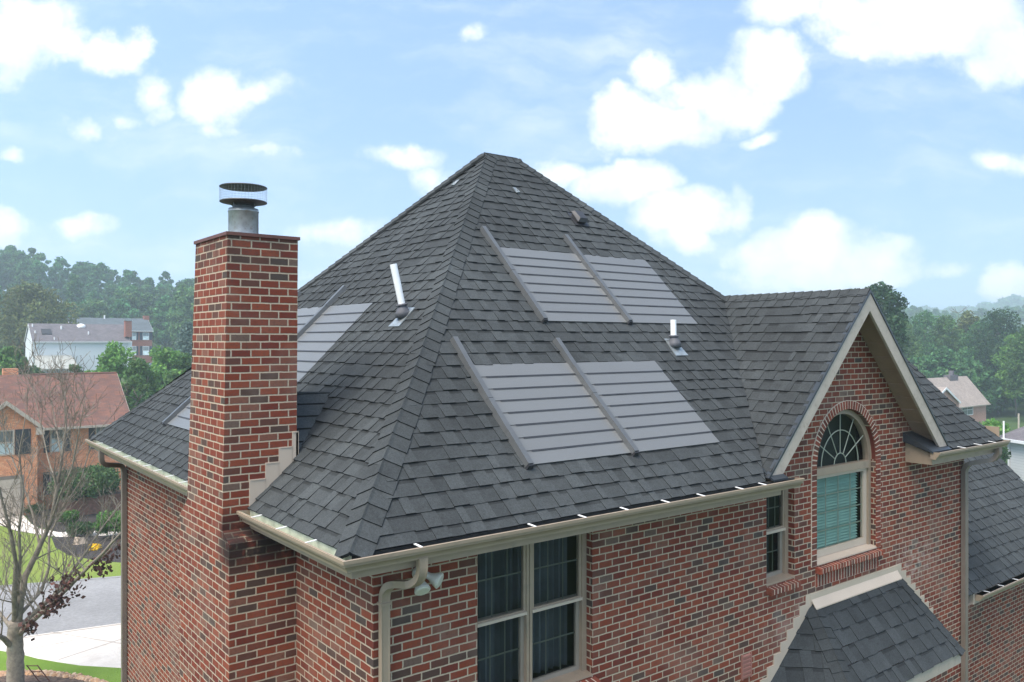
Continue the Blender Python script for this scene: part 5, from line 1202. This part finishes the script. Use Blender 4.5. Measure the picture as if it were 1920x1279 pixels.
# ------------------------------------------------------------------ camera, light, sky
cd=bpy.data.cameras.new('camera'); cam=bpy.data.objects.new('camera',cd); COL.objects.link(cam); SC.camera=cam
cd.sensor_width=36; cd.lens=36*F/1920; cd.clip_start=.1; cd.clip_end=9000
cam.location=Vector(CAM); cam.rotation_euler=FWD.to_track_quat('-Z','Y').to_euler()
SUN_EL=D2R(60)
sdir=Vector((-.95,-.22,0)).normalized()*math.cos(SUN_EL)+Vector((0,0,math.sin(SUN_EL)))   # towards the sun
sl=bpy.data.lights.new('sun','SUN'); so=bpy.data.objects.new('sun',sl); COL.objects.link(so)
sl.energy=2.0; sl.angle=D2R(45); sl.color=(1.0,.92,.82); so.rotation_euler=sdir.to_track_quat('Z','Y').to_euler(); so.location=(-20,-20,30)
w=bpy.data.worlds.new('World'); SC.world=w; w.use_nodes=True; nt=w.node_tree; nt.nodes.clear()
def N(t,**k):
    x=nt.nodes.new(t)
    for a,b in k.items(): setattr(x,a,b)
    return x
def Lk(a,b): nt.links.new(a,b)
def mth(op,a,b=None,clamp=False):
    x=N('ShaderNodeMath',operation=op); x.use_clamp=clamp
    for i,v in enumerate((a,b)):
        if v is None: continue
        if isinstance(v,bpy.types.NodeSocket): Lk(v,x.inputs[i])
        else: x.inputs[i].default_value=v
    return x.outputs[0]
sky=N('ShaderNodeTexSky',sky_type='NISHITA'); sky.sun_disc=False; sky.sun_elevation=SUN_EL; sky.sun_rotation=math.atan2(sdir.x,sdir.y); sky.altitude=300; sky.air_density=1.0; sky.dust_density=.6; sky.ozone_density=.4
bg=N('ShaderNodeBackground'); bg.inputs[1].default_value=SKYS; 
tcs=N('ShaderNodeTexCoord'); vu=N('ShaderNodeVectorMath',operation='ADD'); Lk(tcs.outputs['Generated'],vu.inputs[0]); vu.inputs[1].default_value=(0,0,.42)
vn=N('ShaderNodeVectorMath',operation='NORMALIZE'); Lk(vu.outputs[0],vn.inputs[0]); Lk(vn.outputs[0],sky.inputs[0])
tn_=N('ShaderNodeMix',data_type='RGBA',blend_type='MULTIPLY'); tn_.inputs[0].default_value=1; Lk(sky.outputs[0],tn_.inputs[6]); tn_.inputs[7].default_value=(1.15,1.13,1.03,1); Lk(tn_.outputs[2],bg.inputs[0])
tc=N('ShaderNodeTexCoord'); dirv=tc.outputs['Generated']
def dot(v):
    x=N('ShaderNodeVectorMath',operation='DOT_PRODUCT'); Lk(dirv,x.inputs[0]); x.inputs[1].default_value=tuple(v); return x.outputs['Value']
dr,df,dz=dot(RIGHT),dot(FWD),dot((0,0,1))
hor=mth('MAXIMUM',df,.05)
# clouds live at compass bearings and heights on the sky dome (tangent of bearing, tangent of height)
ca=mth('DIVIDE',dr,hor); cb=mth('DIVIDE',dz,hor)
cp=N('ShaderNodeCombineXYZ'); Lk(ca,cp.inputs[0]); Lk(cb,cp.inputs[1])
wr_=N('ShaderNodeTexNoise'); wr_.inputs['Scale'].default_value=7; wr_.inputs['Detail'].default_value=6; wr_.inputs['Roughness'].default_value=.6; Lk(cp.outputs[0],wr_.inputs['Vector'])
wo=N('ShaderNodeVectorMath',operation='MULTIPLY_ADD'); Lk(wr_.outputs['Color'],wo.inputs[0]); wo.inputs[1].default_value=(.11,.08,0); 
sb_=N('ShaderNodeVectorMath',operation='SUBTRACT'); Lk(cp.outputs[0],sb_.inputs[0]); sb_.inputs[1].default_value=(.055,.04,0); Lk(sb_.outputs[0],wo.inputs[2])
blobs=[(1330,175,110,60,1),(1430,125,72,62,1),(1185,225,78,62,1),(1250,130,55,40,.8),(1270,225,90,45,1),(1400,205,60,40,.7),(1440,262,38,18,.6),
 (1640,25,130,62,1),(1790,30,150,70,1),(1700,85,150,45,.95),(1850,115,85,42,.9),(1480,12,70,36,.9),(1890,80,90,60,1),
 (1150,350,75,40,1),(1210,345,60,38,.9),(1245,400,70,40,.9),(1320,400,62,50,.95),(1385,395,30,50,.7),(1050,325,42,30,.9),(1290,450,60,36,.7),
 (1530,480,125,56,1.25),(1430,485,74,42,1.1),(1620,490,100,44,1.15),(1520,435,60,30,.8),(1450,525,110,30,.6),
 (25,75,80,75,1),(110,82,70,34,.8),(200,98,62,36,.95),(255,80,30,24,.7),(50,25,90,40,.8),(30,140,60,30,.6),(415,180,66,60,.9),(470,165,50,30,.6),(285,165,38,42,.6),(300,205,36,30,.5),(515,160,50,28,.45),(148,238,42,32,.55),(225,222,42,18,.5),(430,250,50,28,.5),
 (160,420,58,26,.9),(10,430,55,36,.8),(10,300,26,14,.7),(888,65,26,26,.45),(740,300,80,26,.5),(800,340,60,30,.45),(520,292,70,16,.45),(1895,545,55,36,.85),(1780,500,50,20,.4),(640,440,110,30,.45),(560,520,70,26,.4),(1880,300,90,30,.35),(1100,420,60,20,.3)]
acc=None
for (bx,by,rx,ry,s) in blobs:
    m1=N('ShaderNodeVectorMath',operation='SUBTRACT'); Lk(wo.outputs[0],m1.inputs[0]); m1.inputs[1].default_value=((bx-CX)/F,-(by-CY)/F,0)
    m2=N('ShaderNodeVectorMath',operation='MULTIPLY'); Lk(m1.outputs[0],m2.inputs[0]); m2.inputs[1].default_value=(F/rx/1.25,F/ry/1.25,0)
    ln=N('ShaderNodeVectorMath',operation='LENGTH'); Lk(m2.outputs[0],ln.inputs[0])
    d=mth('MULTIPLY',mth('SUBTRACT',1.15,ln.outputs['Value'],clamp=True),s*(.85 if bx<560 else 1))
    acc=d if acc is None else mth('MAXIMUM',acc,d)
def fb(sc,det,ro,off=0):
    x=N('ShaderNodeTexNoise'); x.inputs['Scale'].default_value=sc; x.inputs['Detail'].default_value=det; x.inputs['Roughness'].default_value=ro; Lk(cp.outputs[0],x.inputs['Vector']); return x.outputs[0]
nz=fb(11,11,.66); den=mth('ADD',acc,mth('MULTIPLY',mth('SUBTRACT',nz,.52),2.1))
def sm(v,lo,hi,o0=0,o1=1):
    x=N('ShaderNodeMapRange',interpolation_type='SMOOTHSTEP'); Lk(v,x.inputs[0]); x.inputs[1].default_value=lo; x.inputs[2].default_value=hi; x.inputs[3].default_value=o0; x.inputs[4].default_value=o1; return x.outputs[0]
cl=mth('MULTIPLY',sm(den,-.10,.74),sm(acc,.0,.30))
# thin cirrus veil and horizon milk
cm=N('ShaderNodeMapping'); Lk(wo.outputs[0],cm.inputs[0]); cm.inputs[2].default_value=(0,0,.5); cm.inputs[3].default_value=(1.6,5.5,1)
cn=N('ShaderNodeTexNoise'); cn.inputs['Scale'].default_value=2.0; cn.inputs['Detail'].default_value=9; cn.inputs['Roughness'].default_value=.62; Lk(cm.outputs[0],cn.inputs['Vector'])
ci=mth('MULTIPLY',sm(cn.outputs[0],.44,.78),.42)
lowv=sm(mth('ABSOLUTE',cb),.30,.0,0,.12)
veil=mth('ADD',ci,lowv,clamp=True)
cov=mth('MAXIMUM',cl,veil)
# sky behind the viewer: broken cloud
gn=N('ShaderNodeTexNoise'); gn.inputs['Scale'].default_value=3.0; gn.inputs['Detail'].default_value=7; Lk(dirv,gn.inputs['Vector'])
back=mth('MULTIPLY',sm(gn.outputs[0],.45,.65),.55)
fw=sm(df,.12,.35)
cov2=mth('ADD',mth('MULTIPLY',cov,fw),mth('MULTIPLY',back,mth('SUBTRACT',1.0,fw)),clamp=True)
n2_=N('ShaderNodeTexNoise'); n2_.inputs['Scale'].default_value=9; n2_.inputs['Detail'].default_value=9; n2_.inputs['Roughness'].default_value=.6
of_=N('ShaderNodeVectorMath',operation='ADD'); Lk(cp.outputs[0],of_.inputs[0]); of_.inputs[1].default_value=(.012,.022,0); Lk(of_.outputs[0],n2_.inputs['Vector'])
shade=sm(n2_.outputs[0],.36,.60)
cc=N('ShaderNodeMix',data_type='RGBA'); Lk(shade,cc.inputs[0]); cc.inputs[6].default_value=(.74,.81,.88,1); cc.inputs[7].default_value=(1,1,1,1)
cbg=N('ShaderNodeBackground'); Lk(cc.outputs[2],cbg.inputs[0]); cbg.inputs[1].default_value=CLDS
mx=N('ShaderNodeMixShader'); Lk(cov2,mx.inputs[0]); Lk(bg.outputs[0],mx.inputs[1]); Lk(cbg.outputs[0],mx.inputs[2])
wo_=N('ShaderNodeOutputWorld'); Lk(mx.outputs[0],wo_.inputs[0])
vs=SC.view_settings; vs.view_transform='Standard'; vs.look='None'; vs.gamma=1; vs.exposure=EXPO; vs.use_curve_mapping=False
SC.cycles.max_bounces=6; SC.cycles.diffuse_bounces=3; SC.cycles.transparent_max_bounces=12; SC.cycles.volume_bounces=1; SC.cycles.use_denoising=True
SC.cycles.sample_clamp_indirect=4
